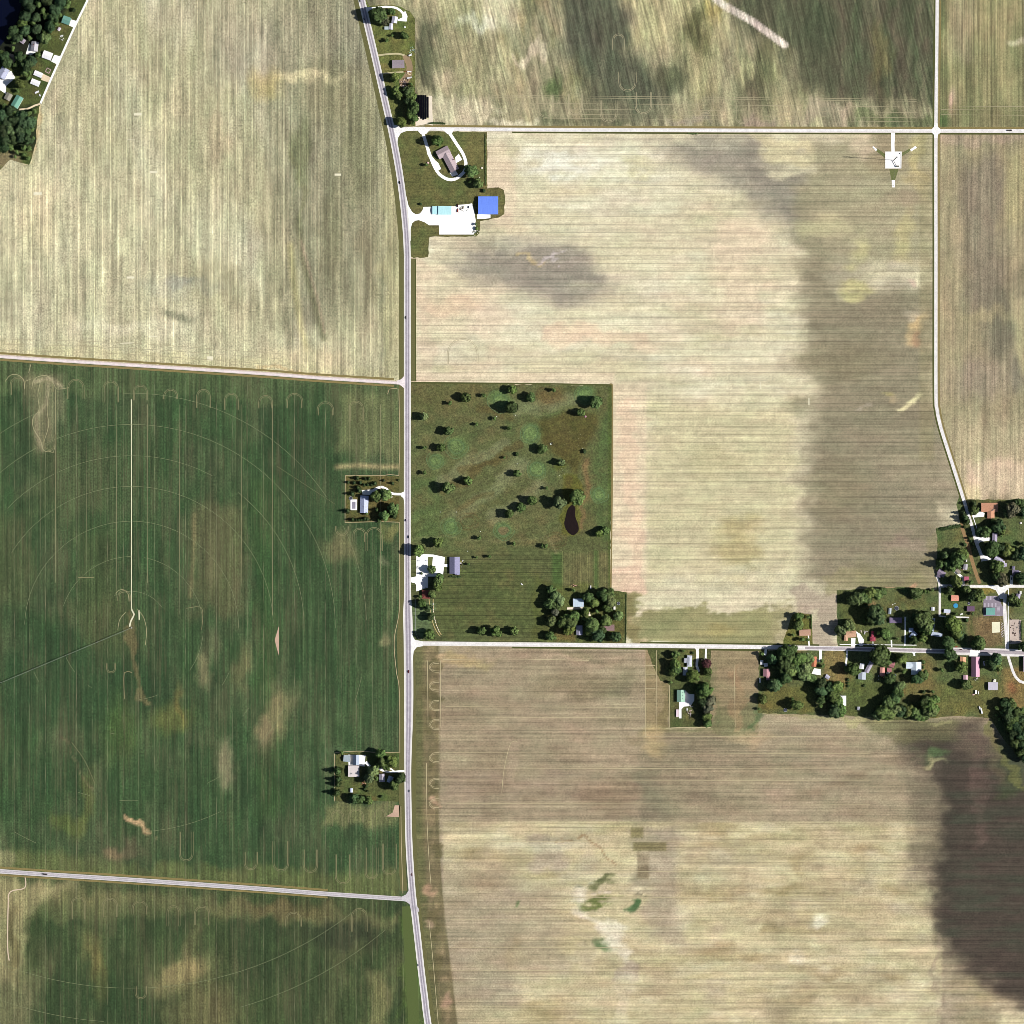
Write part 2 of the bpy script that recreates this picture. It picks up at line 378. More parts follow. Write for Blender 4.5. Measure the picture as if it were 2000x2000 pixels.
def p_nw(X, Y):
    p = Paint(X, Y, (184, 178, 142), 20, 3, sx=1.4, sy=.8)
    p.mottle(60, 160, (208, 203, 172), .75, .48, 1); p.mottle(50, 140, (156, 151, 118), .6, .52, 2)
    p.poly([(-400, 330), (300, 330), (330, 600), (600, 650), (780, 690), (780, 760), (-400, 760)], (208, 202, 166), .55, 120)
    p.poly([(540, -50), (700, -50), (760, 260), (740, 620), (560, 640), (530, 300)], (138, 135, 108), .75, 90)
    p.blob(700, 60, 50, 90, (150, 148, 125), .5); p.blob(590, 90, 60, 50, (178, 170, 140), .5)
    p.blob(700, 300, 30, 90, (126, 126, 94), .7); p.blob(650, 180, 60, 60, (148, 142, 108), .6); p.blob(590, 300, 20, 60, (118, 124, 88), .7)
    p.blob(600, 150, 70, 9, (222, 208, 164), .8); p.blob(520, 160, 30, 26, (196, 176, 110), .55)
    p.blob(650, 450, 24, 110, (132, 128, 98), .65); p.blob(720, 520, 16, 90, (134, 128, 98), .5); p.rect(555, 572, 480, 680, (140, 134, 106), .5, 14); p.blob(350, 560, 90, 14, (176, 172, 148), .5); p.blob(350, 615, 32, 9, (138, 138, 112), .8); p.blob(360, 545, 30, 8, (158, 156, 140), .7)
    p.line([(583, 430), (590, 500), (605, 560), (622, 620), (632, 660)], 10, (124, 122, 92), .75, .8, False); p.line([(588, 470), (602, 520), (622, 590), (634, 650)], 4, (184, 164, 136), .7, .8, False)
    p.line([(567, 480), (575, 560), (588, 640), (598, 680)], 11, (194, 186, 128), .5, .9, False); p.line([(575, 300), (590, 380), (583, 430)], 6, (128, 126, 92), .5)
    p.blob(430, 260, 14, 60, (200, 172, 140), .25); p.blob(470, 110, 60, 60, (176, 166, 146), .45); p.blob(440, 30, 90, 40, (180, 172, 145), .4)
    p.line([(60, 310), (66, 250), (76, 212), (90, 185)], 12, (222, 196, 150), .85); p.line([(90, 270), (96, 230), (125, 170), (165, 80), (190, 0), (240, -150)], 13, (206, 194, 160), .5)
    p.blob(20, 350, 60, 25, (212, 204, 164), .7); p.blob(40, 390, 70, 40, (216, 204, 168), .5); p.blob(80, 420, 40, 70, (216, 200, 160), .5)
    p.blob(250, 640, 110, 14, (220, 212, 180), .6); p.blob(400, 440, 60, 60, (200, 196, 162), .6)
    p.blob(600, 700, 80, 20, (205, 190, 150), .6); p.line([(500, 722), (560, 725), (640, 733)], 5, (200, 160, 115), .7)
    p.poly([(-400, 640), (0, 668), (760, 720), (780, 760), (-400, 760)], (198, 190, 146), .5, 10)
    p.poly([(745, 300), (772, 300), (785, 420), (786, 740), (752, 740)], (176, 170, 128), .6, 14)
    return p.value(7, 60, .22).value(9, 9, .10, 12).out()
def p_w(X, Y):
    p = Paint(X, Y, (58, 81, 49), 22, 4, sx=1.3, sy=.8)
    p.mottle(46, 90, (94, 98, 70), .55, .49, 1); p.mottle(60, 90, (44, 67, 41), .65, .5, 2); p.mottle(16, 60, (112, 108, 78), .4, .55, 3)
    p.poly([(-400, 660), (780, 740), (780, 800), (560, 790), (300, 775), (120, 770), (-400, 740)], (92, 106, 68), .55, 20)
    p.poly([(40, 735), (130, 735), (130, 800), (100, 880), (70, 880), (60, 790)], (150, 138, 108), .55, 30)
    p.poly([(660, 770), (780, 760), (780, 900), (650, 890)], (120, 122, 82), .7, 45); p.line([(658, 912), (700, 909), (740, 912), (777, 912)], 9, (184, 164, 120), .75, .9, False)
    p.rect(60, 240, 860, 1010, (96, 98, 66), .35, 60); p.rect(380, 480, 980, 1200, (112, 104, 72), .55, 45); p.line([(380, 1005), (378, 1080), (372, 1165)], 7, (138, 126, 88), .6, .9, False)
    p.rect(150, 235, 1030, 1250, (94, 98, 62), .35, 40); p.rect(-50, 60, 1000, 1180, (92, 94, 62), .45, 40)
    p.poly([(50, 1250), (300, 1180), (350, 1260), (340, 1370), (100, 1420), (-50, 1400)], (48, 72, 44), .6, 60)
    p.rect(500, 545, 940, 1600, (64, 92, 50), .5, 30); p.rect(540, 640, 760, 1250, (50, 74, 44), .6, 50); p.rect(560, 780, 1080, 1460, (66, 88, 54), .35, 60)
    p.line([(95, 740), (90, 790), (70, 815), (72, 850), (84, 880)], 7, (176, 162, 130), .6, .9, False); p.line([(70, 745), (95, 738), (120, 755)], 7, (190, 176, 142), .7, .9, False); p.blob(400, 1310, 14, 40, (146, 136, 100), .75); p.blob(540, 1390, 26, 50, (150, 136, 98), .8, 12); p.blob(512, 1440, 14, 30, (158, 138, 104), .7); p.blob(445, 1490, 18, 45, (150, 138, 108), .7)
    p.blob(475, 1310, 14, 40, (118, 112, 76), .6); p.blob(330, 1400, 40, 30, (104, 108, 58), .7); p.blob(355, 1380, 9, 40, (120, 108, 62), .6)
    p.blob(230, 1230, 60, 60, (98, 96, 62), .4); p.line([(256, 1195), (258, 1240), (252, 1262), (262, 1330), (276, 1370)], 7, (134, 116, 80), .6)
    p.blob(170, 1560, 14, 60, (104, 108, 60), .6, 12); p.blob(135, 1610, 30, 20, (98, 108, 54), .6); p.blob(232, 1430, 30, 60, (84, 106, 52), .45); p.line([(122, 1450), (150, 1500), (190, 1530)], 4, (128, 112, 84), .5)
    p.line([(246, 1600), (262, 1612), (280, 1622), (292, 1636)], 7, (196, 166, 124), .9); p.blob(225, 1668, 16, 14, (160, 124, 98), .85); p.blob(255, 1660, 22, 14, (120, 96, 78), .7)
    p.poly([(-400, 1630), (120, 1665), (300, 1690), (500, 1695), (780, 1700), (780, 1760), (500, 1740), (-400, 1690)], (108, 112, 66), .65, 26); p.rect(150, 300, 1640, 1700, (84, 90, 62), .4, 30)
    p.poly([(0, 1640), (40, 1680), (0, 1700), (-300, 1690), (-300, 1640)], (150, 144, 108), .6, 10)
    p.poly([(640, 1565), (780, 1565), (780, 1620), (640, 1615)], (134, 128, 86), .6, 20); p.rect(645, 690, 1030, 1100, (134, 124, 88), .6, 30); p.blob(760, 1035, 26, 12, (156, 146, 90), .6)
    p.blob(655, 1075, 40, 30, (120, 116, 80), .5); p.blob(750, 1090, 12, 10, (146, 140, 110), .5); p.blob(752, 1245, 12, 16, (140, 136, 98), .8); p.blob(755, 1170, 8, 30, (118, 124, 86), .5)
    p.rect(610, 700, 1460, 1480, (74, 96, 64), .5, 12)
    return p.value(4, 90, .25).value(9, 9, .10, 12).out()
def p_sw(X, Y):
    p = Paint(X, Y, (66, 80, 48), 22, 6, sx=1.3, sy=.8)
    p.mottle(46, 90, (108, 102, 72), .5, .51, 1); p.mottle(60, 90, (48, 66, 40), .7, .46, 2)
    p.poly([(-300, 1700), (20, 1720), (140, 1735), (500, 1760), (780, 1790), (780, 1810), (400, 1790), (100, 1800), (-300, 1790)], (128, 122, 82), .6, 22)
    p.poly([(-60, 1700), (20, 1712), (140, 1728), (110, 1760), (60, 1790), (50, 1880), (20, 1920), (-60, 1900)], (176, 164, 120), .65, 24)
    p.rect(-60, 70, 1900, 2100, (150, 142, 104), .5, 50); p.blob(25, 1840, 10, 70, (88, 80, 52), .6); p.blob(175, 1840, 24, 30, (146, 128, 82), .7); p.blob(190, 1910, 16, 50, (138, 116, 70), .6)
    p.blob(350, 1900, 60, 30, (164, 146, 102), .75, -25); p.blob(380, 1860, 20, 50, (150, 132, 92), .6); p.blob(400, 1975, 70, 60, (134, 120, 82), .55); p.rect(60, 400, 1770, 1860, (52, 72, 42), .35, 50); p.rect(110, 300, 1900, 1990, (50, 72, 42), .5, 60)
    p.rect(720, 762, 1900, 2330, (138, 130, 88), .6, 26); p.blob(670, 1820, 80, 26, (52, 60, 42), .7); p.rect(560, 640, 1850, 2050, (56, 72, 44), .5, 50)
    p.blob(560, 1775, 90, 16, (96, 82, 54), .5); p.blob(90, 1660, 1, 1, (96, 82, 54), 0); p.rect(785, 830, 1800, 2330, (86, 110, 50), .6, 14)
    return p.value(4, 80, .25).value(9, 9, .10, 12).out()
def p_n(X, Y):
    p = Paint(X, Y, (156, 150, 118), 26, 8, sx=1.5, sy=.7)
    p.mottle(42, 110, (214, 206, 160), .8, .53, 1); p.mottle(40, 120, (96, 98, 72), .75, .50, 2); p.mottle(24, 60, (176, 160, 104), .35, .55, 3)
    D = (84, 88, 70); B = (226, 218, 182); Y_ = (192, 184, 136)
    p.rect(790, 1000, -330, 30, (206, 194, 150), .35, 50); p.rect(940, 1010, -330, 60, B, .7, 40); p.blob(930, 40, 30, 12, (242, 238, 214), .9)
    p.rect(812, 850, 50, 170, (92, 96, 72), .75, 26); p.blob(870, 100, 24, 50, (140, 136, 104), .5); p.blob(915, 110, 40, 90, (178, 172, 130), .6)
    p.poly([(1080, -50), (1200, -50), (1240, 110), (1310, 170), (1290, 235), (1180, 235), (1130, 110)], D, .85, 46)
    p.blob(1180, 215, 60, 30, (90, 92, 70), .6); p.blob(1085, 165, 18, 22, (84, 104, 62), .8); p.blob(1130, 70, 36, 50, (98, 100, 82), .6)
    p.rect(1230, 1300, -330, 90, Y_, .55, 40); p.poly([(1300, -330), (1400, -330), (1420, 60), (1390, 190), (1350, 200), (1310, 60)], Y_, .6, 36); p.blob(1365, 62, 22, 44, (92, 92, 60), .8); p.blob(1300, 150, 30, 26, (84, 88, 64), .8)
    p.blob(1390, 15, 26, 20, (168, 150, 92), .7); p.poly([(1010, 115), (1060, 75), (1064, 110), (1020, 135)], (216, 200, 170), .8, 12); p.blob(1020, 50, 12, 20, (206, 190, 140), .6)
    p.blob(1470, 180, 26, 40, (100, 98, 74), .85); p.blob(1450, 140, 12, 40, (196, 190, 140), .6); p.blob(1500, 120, 30, 60, (104, 106, 74), .7)
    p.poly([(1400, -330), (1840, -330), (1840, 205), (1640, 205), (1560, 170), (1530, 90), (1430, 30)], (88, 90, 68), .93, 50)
    for x, w in ((1640, 5), (1702, 6), (1722, 5), (1760, 6), (1800, 4)): p.rect(x - w, x + w, -330, 200, (108, 98, 80), .45, 10)
    for x in (1676, 1742, 1785, 1815): p.rect(x - 5, x + 5, -330, 200, (74, 84, 58), .45, 10)
    p.blob(1720, 120, 20, 60, (118, 108, 68), .5); p.blob(1545, 200, 30, 40, (176, 170, 128), .6); p.blob(1590, 60, 30, 60, (74, 84, 60), .5)
    p.line([(1340, -60), (1410, 8), (1470, 42), (1533, 88)], 8, (226, 212, 196), .95, .3, False); p.blob(1425, 26, 9, 9, (224, 206, 184), .9)
    p.poly([(812, 205), (900, 175), (1010, 200), (1500, 195), (1560, 205), (1840, 200), (1840, 245), (812, 245)], (170, 160, 128), .35, 20)
    p.poly([(820, 190), (900, 180), (1000, 215), (940, 240), (850, 242), (820, 235)], (226, 214, 180), .7, 22); p.blob(860, 150, 20, 20, (206, 190, 156), .6); p.blob(1010, 240, 50, 8, (226, 216, 184), .8)
    p.rect(1060, 1240, 232, 247, (104, 106, 78), .6, 8); p.rect(1620, 1840, 222, 247, (98, 106, 72), .7, 10); p.rect(1560, 1670, 205, 240, (176, 160, 136), .7, 18); p.rect(1440, 1520, 225, 245, (158, 140, 124), .6, 12); p.rect(1300, 1400, 230, 246, (160, 148, 130), .6, 10)
    return p.value(4, 60, .3).value(9, 9, .10, 12).out()
def p_ne(X, Y):
    p = Paint(X, Y, (152, 146, 106), 16, 9, sx=2, sy=.5)
    p.mottle(28, 140, (196, 184, 132), .6, .5, 1); p.mottle(30, 130, (106, 110, 76), .6, .5, 2)
    p.rect(1832, 1850, -330, 210, (104, 110, 74), .6, 14); p.rect(1860, 1900, -330, 120, (160, 150, 124), .4, 30); p.blob(1985, 86, 20, 6, (220, 208, 172), .8); p.blob(1860, 200, 8, 26, (206, 180, 156), .8)
    p.rect(1820, 2330, 205, 250, (130, 126, 90), .6, 12); p.blob(1842, 230, 14, 18, (82, 110, 62), .7)
    return p.value(4, 90, .25).value(9, 9, .10, 12).out()
def p_e(X, Y):
    p = Paint(X, Y, (164, 152, 120), 22, 10, sx=1.6, sy=.5)
    p.mottle(34, 110, (196, 182, 140), .5, .5, 1); p.mottle(34, 110, (136, 128, 104), .55, .5, 2)
    p.rect(1880, 1960, 310, 600, (138, 127, 108), .8, 40); p.rect(1960, 2100, 300, 440, (184, 172, 126), .6, 40); p.blob(1960, 640, 40, 70, (124, 118, 98), .9); p.rect(1985, 2200, 580, 760, (200, 190, 146), .8, 30); p.blob(1985, 730, 16, 30, (128, 122, 106), .7)
    p.blob(1930, 615, 60, 14, (190, 176, 134), .5); p.blob(1910, 740, 60, 40, (158, 144, 124), .7); p.rect(1860, 2200, 820, 960, (200, 186, 150), .6, 60); p.rect(1830, 2330, 260, 280, (182, 160, 138), .6, 12)
    p.poly([(1880, 900), (2330, 900), (2330, 975), (1890, 975)], (228, 202, 172), .75, 26); p.blob(1892, 960, 14, 18, (220, 206, 160), .8); p.rect(1840, 1870, 680, 840, (186, 176, 136), .4, 20)
    return p.value(4, 90, .2).value(9, 9, .10, 12).out()
def p_c(X, Y):
    C1 = (232, 223, 190); G = (168, 156, 140); O = (152, 143, 116)
    p = Paint(X, Y, (222, 212, 178), 30, 11, sx=.8, sy=1.3)
    p.mottle(160, 40, (240, 233, 206), .7, .5, 1); p.mottle(140, 30, (202, 192, 152), .6, .52, 2); p.mottle(60, 40, (240, 210, 180), .4, .58, 3)
    p.rect(1040, 1300, 285, 345, (244, 240, 214), .6, 50); p.blob(1090, 320, 70, 14, (250, 246, 226), .8); p.blob(1255, 320, 40, 14, (212, 204, 160), .6)
    p.rect(950, 1000, 270, 450, (236, 212, 182), .55, 20); p.rect(820, 1000, 545, 650, (236, 214, 182), .5, 50); p.blob(890, 600, 60, 20, (240, 208, 176), .7); p.rect(1400, 1490, 425, 640, (238, 212, 182), .5, 40); p.rect(1050, 1265, 640, 672, (240, 210, 178), .55, 14)
    p.rect(1000, 1250, 690, 745, (216, 206, 168), .5, 30); p.rect(1260, 1560, 780, 1130, (206, 197, 156), .75, 60); p.blob(1440, 1060, 40, 44, (180, 166, 118), .7); p.blob(1400, 905, 60, 30, (196, 186, 144), .5)
    # moist swale west of centre
    p.poly([(880, 500), (940, 468), (1010, 470), (1120, 475), (1190, 535), (1195, 570), (1080, 590), (1000, 560), (930, 545)], (152, 144, 130), .85, 60)
    p.line([(1000, 490), (1030, 505), (1052, 525)], 7, (204, 186, 140), .8); p.line([(1050, 520), (1080, 520), (1110, 505)], 5, (212, 200, 196), .7); p.rect(850, 970, 462, 500, (206, 192, 160), .5, 20)
    # broad darker area in the east
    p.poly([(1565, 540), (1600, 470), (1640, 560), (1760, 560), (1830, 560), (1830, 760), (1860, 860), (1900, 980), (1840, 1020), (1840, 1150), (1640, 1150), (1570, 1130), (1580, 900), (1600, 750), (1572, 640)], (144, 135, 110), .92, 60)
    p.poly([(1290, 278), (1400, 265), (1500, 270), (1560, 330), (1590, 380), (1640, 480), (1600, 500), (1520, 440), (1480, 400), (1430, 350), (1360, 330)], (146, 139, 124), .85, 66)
    p.rect(1560, 1830, 262, 520, (158, 150, 118), .75, 70); p.rect(1480, 1590, 265, 310, (224, 212, 168), .8, 26); p.blob(1540, 325, 50, 12, (226, 216, 180), .8)
    p.blob(1600, 440, 50, 20, (214, 206, 160), .7); p.blob(1680, 490, 20, 22, (206, 200, 146), .7); p.blob(1770, 460, 16, 50, (198, 188, 138), .8); p.blob(1790, 300, 16, 70, (198, 184, 130), .7); p.blob(1730, 290, 40, 40, (156, 138, 108), .5); p.blob(1675, 280, 18, 30, (222, 200, 170), .7); p.blob(1760, 395, 30, 20, (172, 152, 126), .6)
    p.blob(1680, 565, 30, 14, (196, 188, 136), .9); p.blob(1650, 530, 40, 26, (170, 162, 136), .7); p.blob(1755, 522, 20, 14, (196, 184, 160), .6); p.blob(1806, 548, 9, 12, (238, 228, 190), .9); p.blob(1790, 550, 10, 8, (216, 190, 168), .8)
    p.blob(1785, 640, 18, 24, (224, 194, 142), .85); p.blob(1775, 615, 14, 10, (196, 186, 160), .6); p.blob(1800, 670, 10, 14, (192, 152, 116), .6); p.blob(1784, 782, 20, 8, (236, 226, 176), .95); p.blob(1745, 765, 14, 8, (196, 178, 140), .8); p.blob(1735, 760, 14, 8, (176, 168, 110), .6)
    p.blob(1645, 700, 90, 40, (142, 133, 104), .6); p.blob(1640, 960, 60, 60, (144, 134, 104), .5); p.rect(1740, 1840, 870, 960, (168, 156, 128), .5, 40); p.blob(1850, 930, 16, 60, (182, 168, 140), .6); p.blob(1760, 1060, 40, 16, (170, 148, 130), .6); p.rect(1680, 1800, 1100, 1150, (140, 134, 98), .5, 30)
    p.blob(1570, 790, 24, 18, (146, 142, 112), .7); p.blob(1690, 800, 20, 5, (196, 184, 162), .5); p.blob(1840, 1000, 14, 14, (206, 192, 160), .6)
    p.rect(1796, 1824, 262, 900, (158, 148, 110), .45, 10, False)
    # headlands and strips
    p.rect(1196, 1262, 748, 1160, (232, 212, 180), .75, 12, False); p.rect(1218, 1248, 790, 1120, (240, 206, 176), .5, 16); p.rect(800, 1200, 728, 752, (236, 214, 184), .6, 8, False); p.rect(812, 840, 505, 750, (228, 206, 176), .5, 12)
    p.poly([(1196, 1115), (1250, 1110), (1255, 1155), (1196, 1157)], (232, 200, 172), .8, 8)
    p.poly([(1222, 1152), (1256, 1150), (1254, 1187), (1480, 1190), (1500, 1200), (1545, 1186), (1500, 1268), (1222, 1262)], (150, 146, 100), .85, 7)
    p.rect(1223, 1250, 1155, 1262, (128, 118, 78), .6, 8); p.rect(1260, 1330, 1200, 1235, (138, 140, 98), .5, 20); p.blob(1400, 1225, 40, 16, (176, 160, 104), .5); p.blob(1245, 1250, 16, 6, (208, 186, 150), .8); p.blob(1245, 1198, 12, 12, (200, 180, 140), .6)
    p.poly([(1545, 1150), (1640, 1150), (1636, 1262), (1588, 1262), (1586, 1195), (1545, 1190)], (184, 168, 146), .85, 10); p.rect(1500, 1552, 1185, 1262, (168, 160, 120), .7, 10)
    p.rect(1600, 1800, 1120, 1155, (152, 146, 104), .5, 14); p.line([(1720, 1140), (1740, 1146), (1770, 1142)], 4, (206, 164, 130), .9); p.rect(1800, 1835, 1040, 1150, (150, 140, 104), .5, 10)
    return p.value(70, 6, .09).value(9, 9, .10, 12).out()
def p_s(X, Y):
    p = Paint(X, Y, (168, 154, 126), 26, 12, sx=.8, sy=1.3)
    p.mottle(150, 26, (188, 174, 142), .6, .5, 1); p.mottle(120, 26, (144, 132, 104), .6, .5, 2); p.mottle(60, 30, (180, 150, 128), .35, .56, 3)
    p.poly([(864, 1266), (1262, 1266), (1262, 1420), (1480, 1410), (1480, 1605), (866, 1605)], (166, 150, 122), .5, 12)
    p.blob(1290, 1330, 1, 1, (0, 0, 0), 0); p.blob(900, 1290, 60, 10, (190, 170, 118), .6); p.blob(1150, 1340, 90, 26, (138, 128, 98), .7); p.blob(1215, 1352, 26, 12, (120, 114, 90), .6); p.blob(1120, 1275, 30, 14, (140, 134, 100), .5); p.rect(960, 1262, 1282, 1292, (192, 168, 140), .5, 5)
    p.rect(870, 1250, 1510, 1560, (160, 140, 120), .5, 30); p.blob(1190, 1545, 60, 26, (144, 122, 96), .5); p.rect(1250, 1300, 1460, 1720, (128, 124, 100), .55, 22); p.rect(1300, 1480, 1430, 1500, (146, 134, 108), .6, 24); p.rect(1230, 1480, 1420, 1440, (150, 138, 106), .6, 10)
    # pale residue south of y=1605
    p.rect(866, 1840, 1605, 2400, (206, 193, 152), .92, 4, False); p.Y = p.Y
    south = Y > 1606
    q = Paint(X, Y, (0, 0, 0), 26, 13, sx=.8, sy=1.3); q.C = p.C.copy()
    q.mottle(150, 22, (224, 212, 174), .7, .5, 4); q.mottle(120, 18, (178, 164, 122), .75, .5, 5); q.mottle(50, 30, (190, 176, 160), .4, .56, 6)
    q.rect(1040, 1110, 1635, 1700, (186, 172, 152), .6, 16); q.line([(1090, 1636), (1150, 1640), (1180, 1660), (1200, 1690)], 3, (160, 130, 96), .8)
    q.poly([(1120, 1720), (1140, 1720), (1160, 1790), (1210, 1800), (1240, 1860), (1220, 1900), (1190, 1830), (1150, 1790)], (242, 232, 206), .9, 18); q.rect(1200, 1235, 1880, 2000, (232, 218, 186), .5, 16)
    q.rect(1000, 1100, 1740, 1900, (176, 162, 136), .6, 40); q.rect(1265, 1330, 1610, 1840, (168, 154, 134), .6, 26); q.rect(1240, 1320, 1610, 1720, (160, 148, 124), .5, 24)
    for cx, cy, rx, ry in ((1560, 1685, 16, 16), (1530, 1740, 26, 9), (1610, 1900, 34, 11), (1620, 1940, 36, 9), (1750, 1740, 26, 10), (1400, 1860, 30, 12), (1470, 1860, 16, 10), (1690, 1660, 30, 12), (1380, 1745, 30, 10), (1450, 1740, 26, 9), (1510, 1808, 10, 8), (1750, 1903, 20, 8), (1410, 1625, 30, 10), (930, 1670, 30, 14), (940, 1730, 30, 16), (1000, 1850, 16, 20), (900, 1850, 26, 10), (1665, 2000, 20, 20), (1060, 1980, 30, 16)):
        q.blob(cx, cy, rx * 1.25, ry * 1.2, (152, 132, 92), .5, 0, .9)
    q.blob(1602, 1802, 16, 8, (242, 234, 206), .9); q.blob(1555, 1870, 12, 20, (232, 224, 196), .7); q.blob(1590, 1840, 12, 9, (226, 220, 180), .6); q.rect(1590, 1800, 1930, 2330, (224, 212, 172), .45, 40); q.rect(850, 1000, 1760, 2000, (178, 164, 134), .5, 40)
    q.rect(1232, 1256, 1616, 1636, (132, 124, 82), .75, 6, False); q.rect(1237, 1302, 1645, 1662, (126, 118, 78), .8, 5, False); q.rect(1244, 1268, 1665, 1716, (132, 118, 92), .85, 5, False)
    q.blob(1168, 1722, 22, 6, (98, 102, 66), .9); q.blob(1175, 1760, 32, 5, (104, 116, 62), .9); q.blob(1245, 1768, 12, 6, (74, 106, 64), .9, 0, .4); q.blob(1187, 1843, 16, 9, (88, 112, 70), .9); q.blob(1245, 1752, 14, 4, (86, 80, 60), .7); q.blob(1018, 1768, 6, 6, (92, 120, 72), .8); q.blob(1130, 1722, 9, 5, (92, 98, 78), .7); q.line([(1165, 1745), (1180, 1742), (1200, 1746)], 4, (240, 224, 200), .8); q.rect(1198, 1245, 1888, 1915, (176, 158, 140), .6, 8)
    q.mottle(90, 34, (176, 158, 124), .55, .54, 8); q.mottle(70, 30, (232, 222, 188), .6, .55, 9); q.rect(850, 1010, 1700, 1960, (164, 150, 128), .5, 40)
    p.C = np.where(south[:, None], q.C, p.C); p.mottle(80, 36, (138, 122, 96), .5, .54, 10)
    # dark soft-edged area in the southeast
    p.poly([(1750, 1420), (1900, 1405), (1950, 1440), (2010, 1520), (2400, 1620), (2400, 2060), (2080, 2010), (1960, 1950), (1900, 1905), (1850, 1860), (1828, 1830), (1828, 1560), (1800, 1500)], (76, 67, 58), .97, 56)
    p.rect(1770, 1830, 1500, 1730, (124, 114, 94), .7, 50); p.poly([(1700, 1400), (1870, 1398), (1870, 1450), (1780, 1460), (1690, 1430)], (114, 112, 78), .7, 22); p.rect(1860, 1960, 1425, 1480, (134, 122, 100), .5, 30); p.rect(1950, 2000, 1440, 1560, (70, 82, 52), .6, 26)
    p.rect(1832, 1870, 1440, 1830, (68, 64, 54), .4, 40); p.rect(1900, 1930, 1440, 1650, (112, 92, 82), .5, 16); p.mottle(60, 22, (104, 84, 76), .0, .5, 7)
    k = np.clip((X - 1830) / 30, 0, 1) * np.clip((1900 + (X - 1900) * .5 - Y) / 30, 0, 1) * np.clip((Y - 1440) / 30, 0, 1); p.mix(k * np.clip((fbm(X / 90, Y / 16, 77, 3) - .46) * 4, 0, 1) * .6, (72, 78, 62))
    p.line([(1833, 1830), (1829, 1900), (1832, 2000), (1832, 2330)], 6, (166, 150, 126), .6); p.rect(1940, 2400, 1975, 2400, (224, 214, 172), .8, 20); p.blob(1825, 1475, 26, 8, (94, 122, 76), .7); p.blob(1822, 1490, 22, 5, (172, 170, 124), .7); p.blob(1808, 1486, 12, 8, (176, 168, 124), .6)
    p.line([(1930, 1400), (1960, 1470), (1990, 1530), (2020, 1560)], 10, (118, 118, 70), .7); p.rect(1940, 1960, 1390, 1520, (130, 112, 88), .4, 20)
    # west headland, and yard strips
    L = np.interp(Y, [1260, 1605, 1700, 1800, 1900, 2000, 2330], [858, 858, 861, 869, 883, 893, 930])
    d = L - X; p.mix(np.clip(d / 3 + .5, 0, 1) * .88, (112, 104, 74)); p.mix(np.clip(d / 3 + .5, 0, 1) * np.clip((fbm(X / 9, Y / 40, 5, 3) - .45) * 4, 0, 1) * .6, (146, 130, 96))
    p.mix(np.clip((14 - np.abs(d - 20)) / 4, 0, 1) * np.clip((fbm(X / 12, Y / 22, 8, 3) - .5) * 5, 0, 1) * .7, (160, 142, 108)); p.mix(np.clip((d - 26) / 10, 0, 1) * .5, (96, 104, 62))
    for y0, y1 in ((1295, 1315), (1345, 1370), (1395, 1430), (1475, 1500), (1540, 1560), (1640, 1680), (1780, 1840), (1880, 1930)): p.rect(836, 856, y0, y1, (104, 98, 66), .7, 5)
    p.blob(842, 1568, 10, 6, (206, 170, 140), .8); p.blob(845, 1745, 9, 18, (196, 156, 128), .8, 20); p.blob(836, 1805, 8, 8, (190, 160, 136), .6); p.blob(875, 1955, 10, 12, (196, 162, 134), .7); p.blob(855, 1290, 6, 8, (206, 176, 138), .7)
    p.rect(1260, 1306, 1266, 1430, (150, 134, 96), .7, 5, False); p.rect(1283, 1306, 1330, 1425, (120, 110, 74), .6, 5); p.rect(1388, 1482, 1268, 1425, (146, 130, 96), .65, 5, False); p.rect(1392, 1470, 1376, 1425, (104, 110, 74), .5, 8); p.rect(1425, 1445, 1300, 1425, (168, 140, 106), .6, 6); p.rect(1390, 1400, 1290, 1420, (110, 116, 80), .4, 6); p.rect(1460, 1474, 1350, 1420, (82, 104, 66), .6, 6)
    p.rect(1290, 1480, 1424, 1432, (122, 124, 86), .6, 6); p.blob(1285, 1440, 20, 26, (190, 166, 122), .7); p.blob(1465, 1440, 40, 16, (200, 176, 136), .6); p.line([(1480, 1396), (1600, 1399), (1700, 1410), (1760, 1412), (1850, 1404)], 6, (176, 172, 120), .6)
    p.rect(1000, 1015, 1450, 1545, (186, 162, 138), .3, 5); p.rect(1300, 1400, 1440, 1600, (140, 130, 104), .4, 30)
    return p.value(90, 5, .13).value(9, 9, .10, 12).out()

ROW = field_mat('stubble_rows_west', 0, .24, .10, .24, 15.4, -.20, tint=.04)
grid_field('stubble_field', T0, w1, lambda v: -330, lambda v: hwx(-330 + v * 1070), 3.6, p_nw, ROW)
GRN = field_mat('bean_rows', 0, .24, .14, .24, 10.2, -.16, dry=(120, 110, 82), dryamt=.30, tint=.05, hair=.30)
grid_field('bean_field', w1, w2, lambda v: -330, lambda v: hwx(746 + v * 1010), 3.6, p_w, GRN)
grid_field('bean_field', w2, TB, lambda v: -330, lambda v: hwx(1757 + v * 573), 3.6, p_sw, GRN)
grid_field('mixed_stubble_field', T0, nr, lambda v: hwx(-330 + v * 582), lambda v: 1830, 3.6, p_n, field_mat('slant_rows', -14, .32, .2, .18, 0, tint=.08), .012)
grid_field('stubble_field', T0, nr, lambda v: 1830, lambda v: 2330, 3.6, p_ne, field_mat('rows_ne', 0, .36, .2, .16, 0, tint=.08))
CR = field_mat('stubble_rows_centre', 90, .16, .06, .13, 15.2, .15, tint=.035)
xl = tabf([p[1] for p in NEROAD] + [1300], [p[0] for p in NEROAD] + [1920])
grid_field('stubble_field', nr, vr, lambda v: hwx(252 + v * 1005) + .5, lambda v: xl(254 + v * 1010), 3.6, p_c, CR, .006)
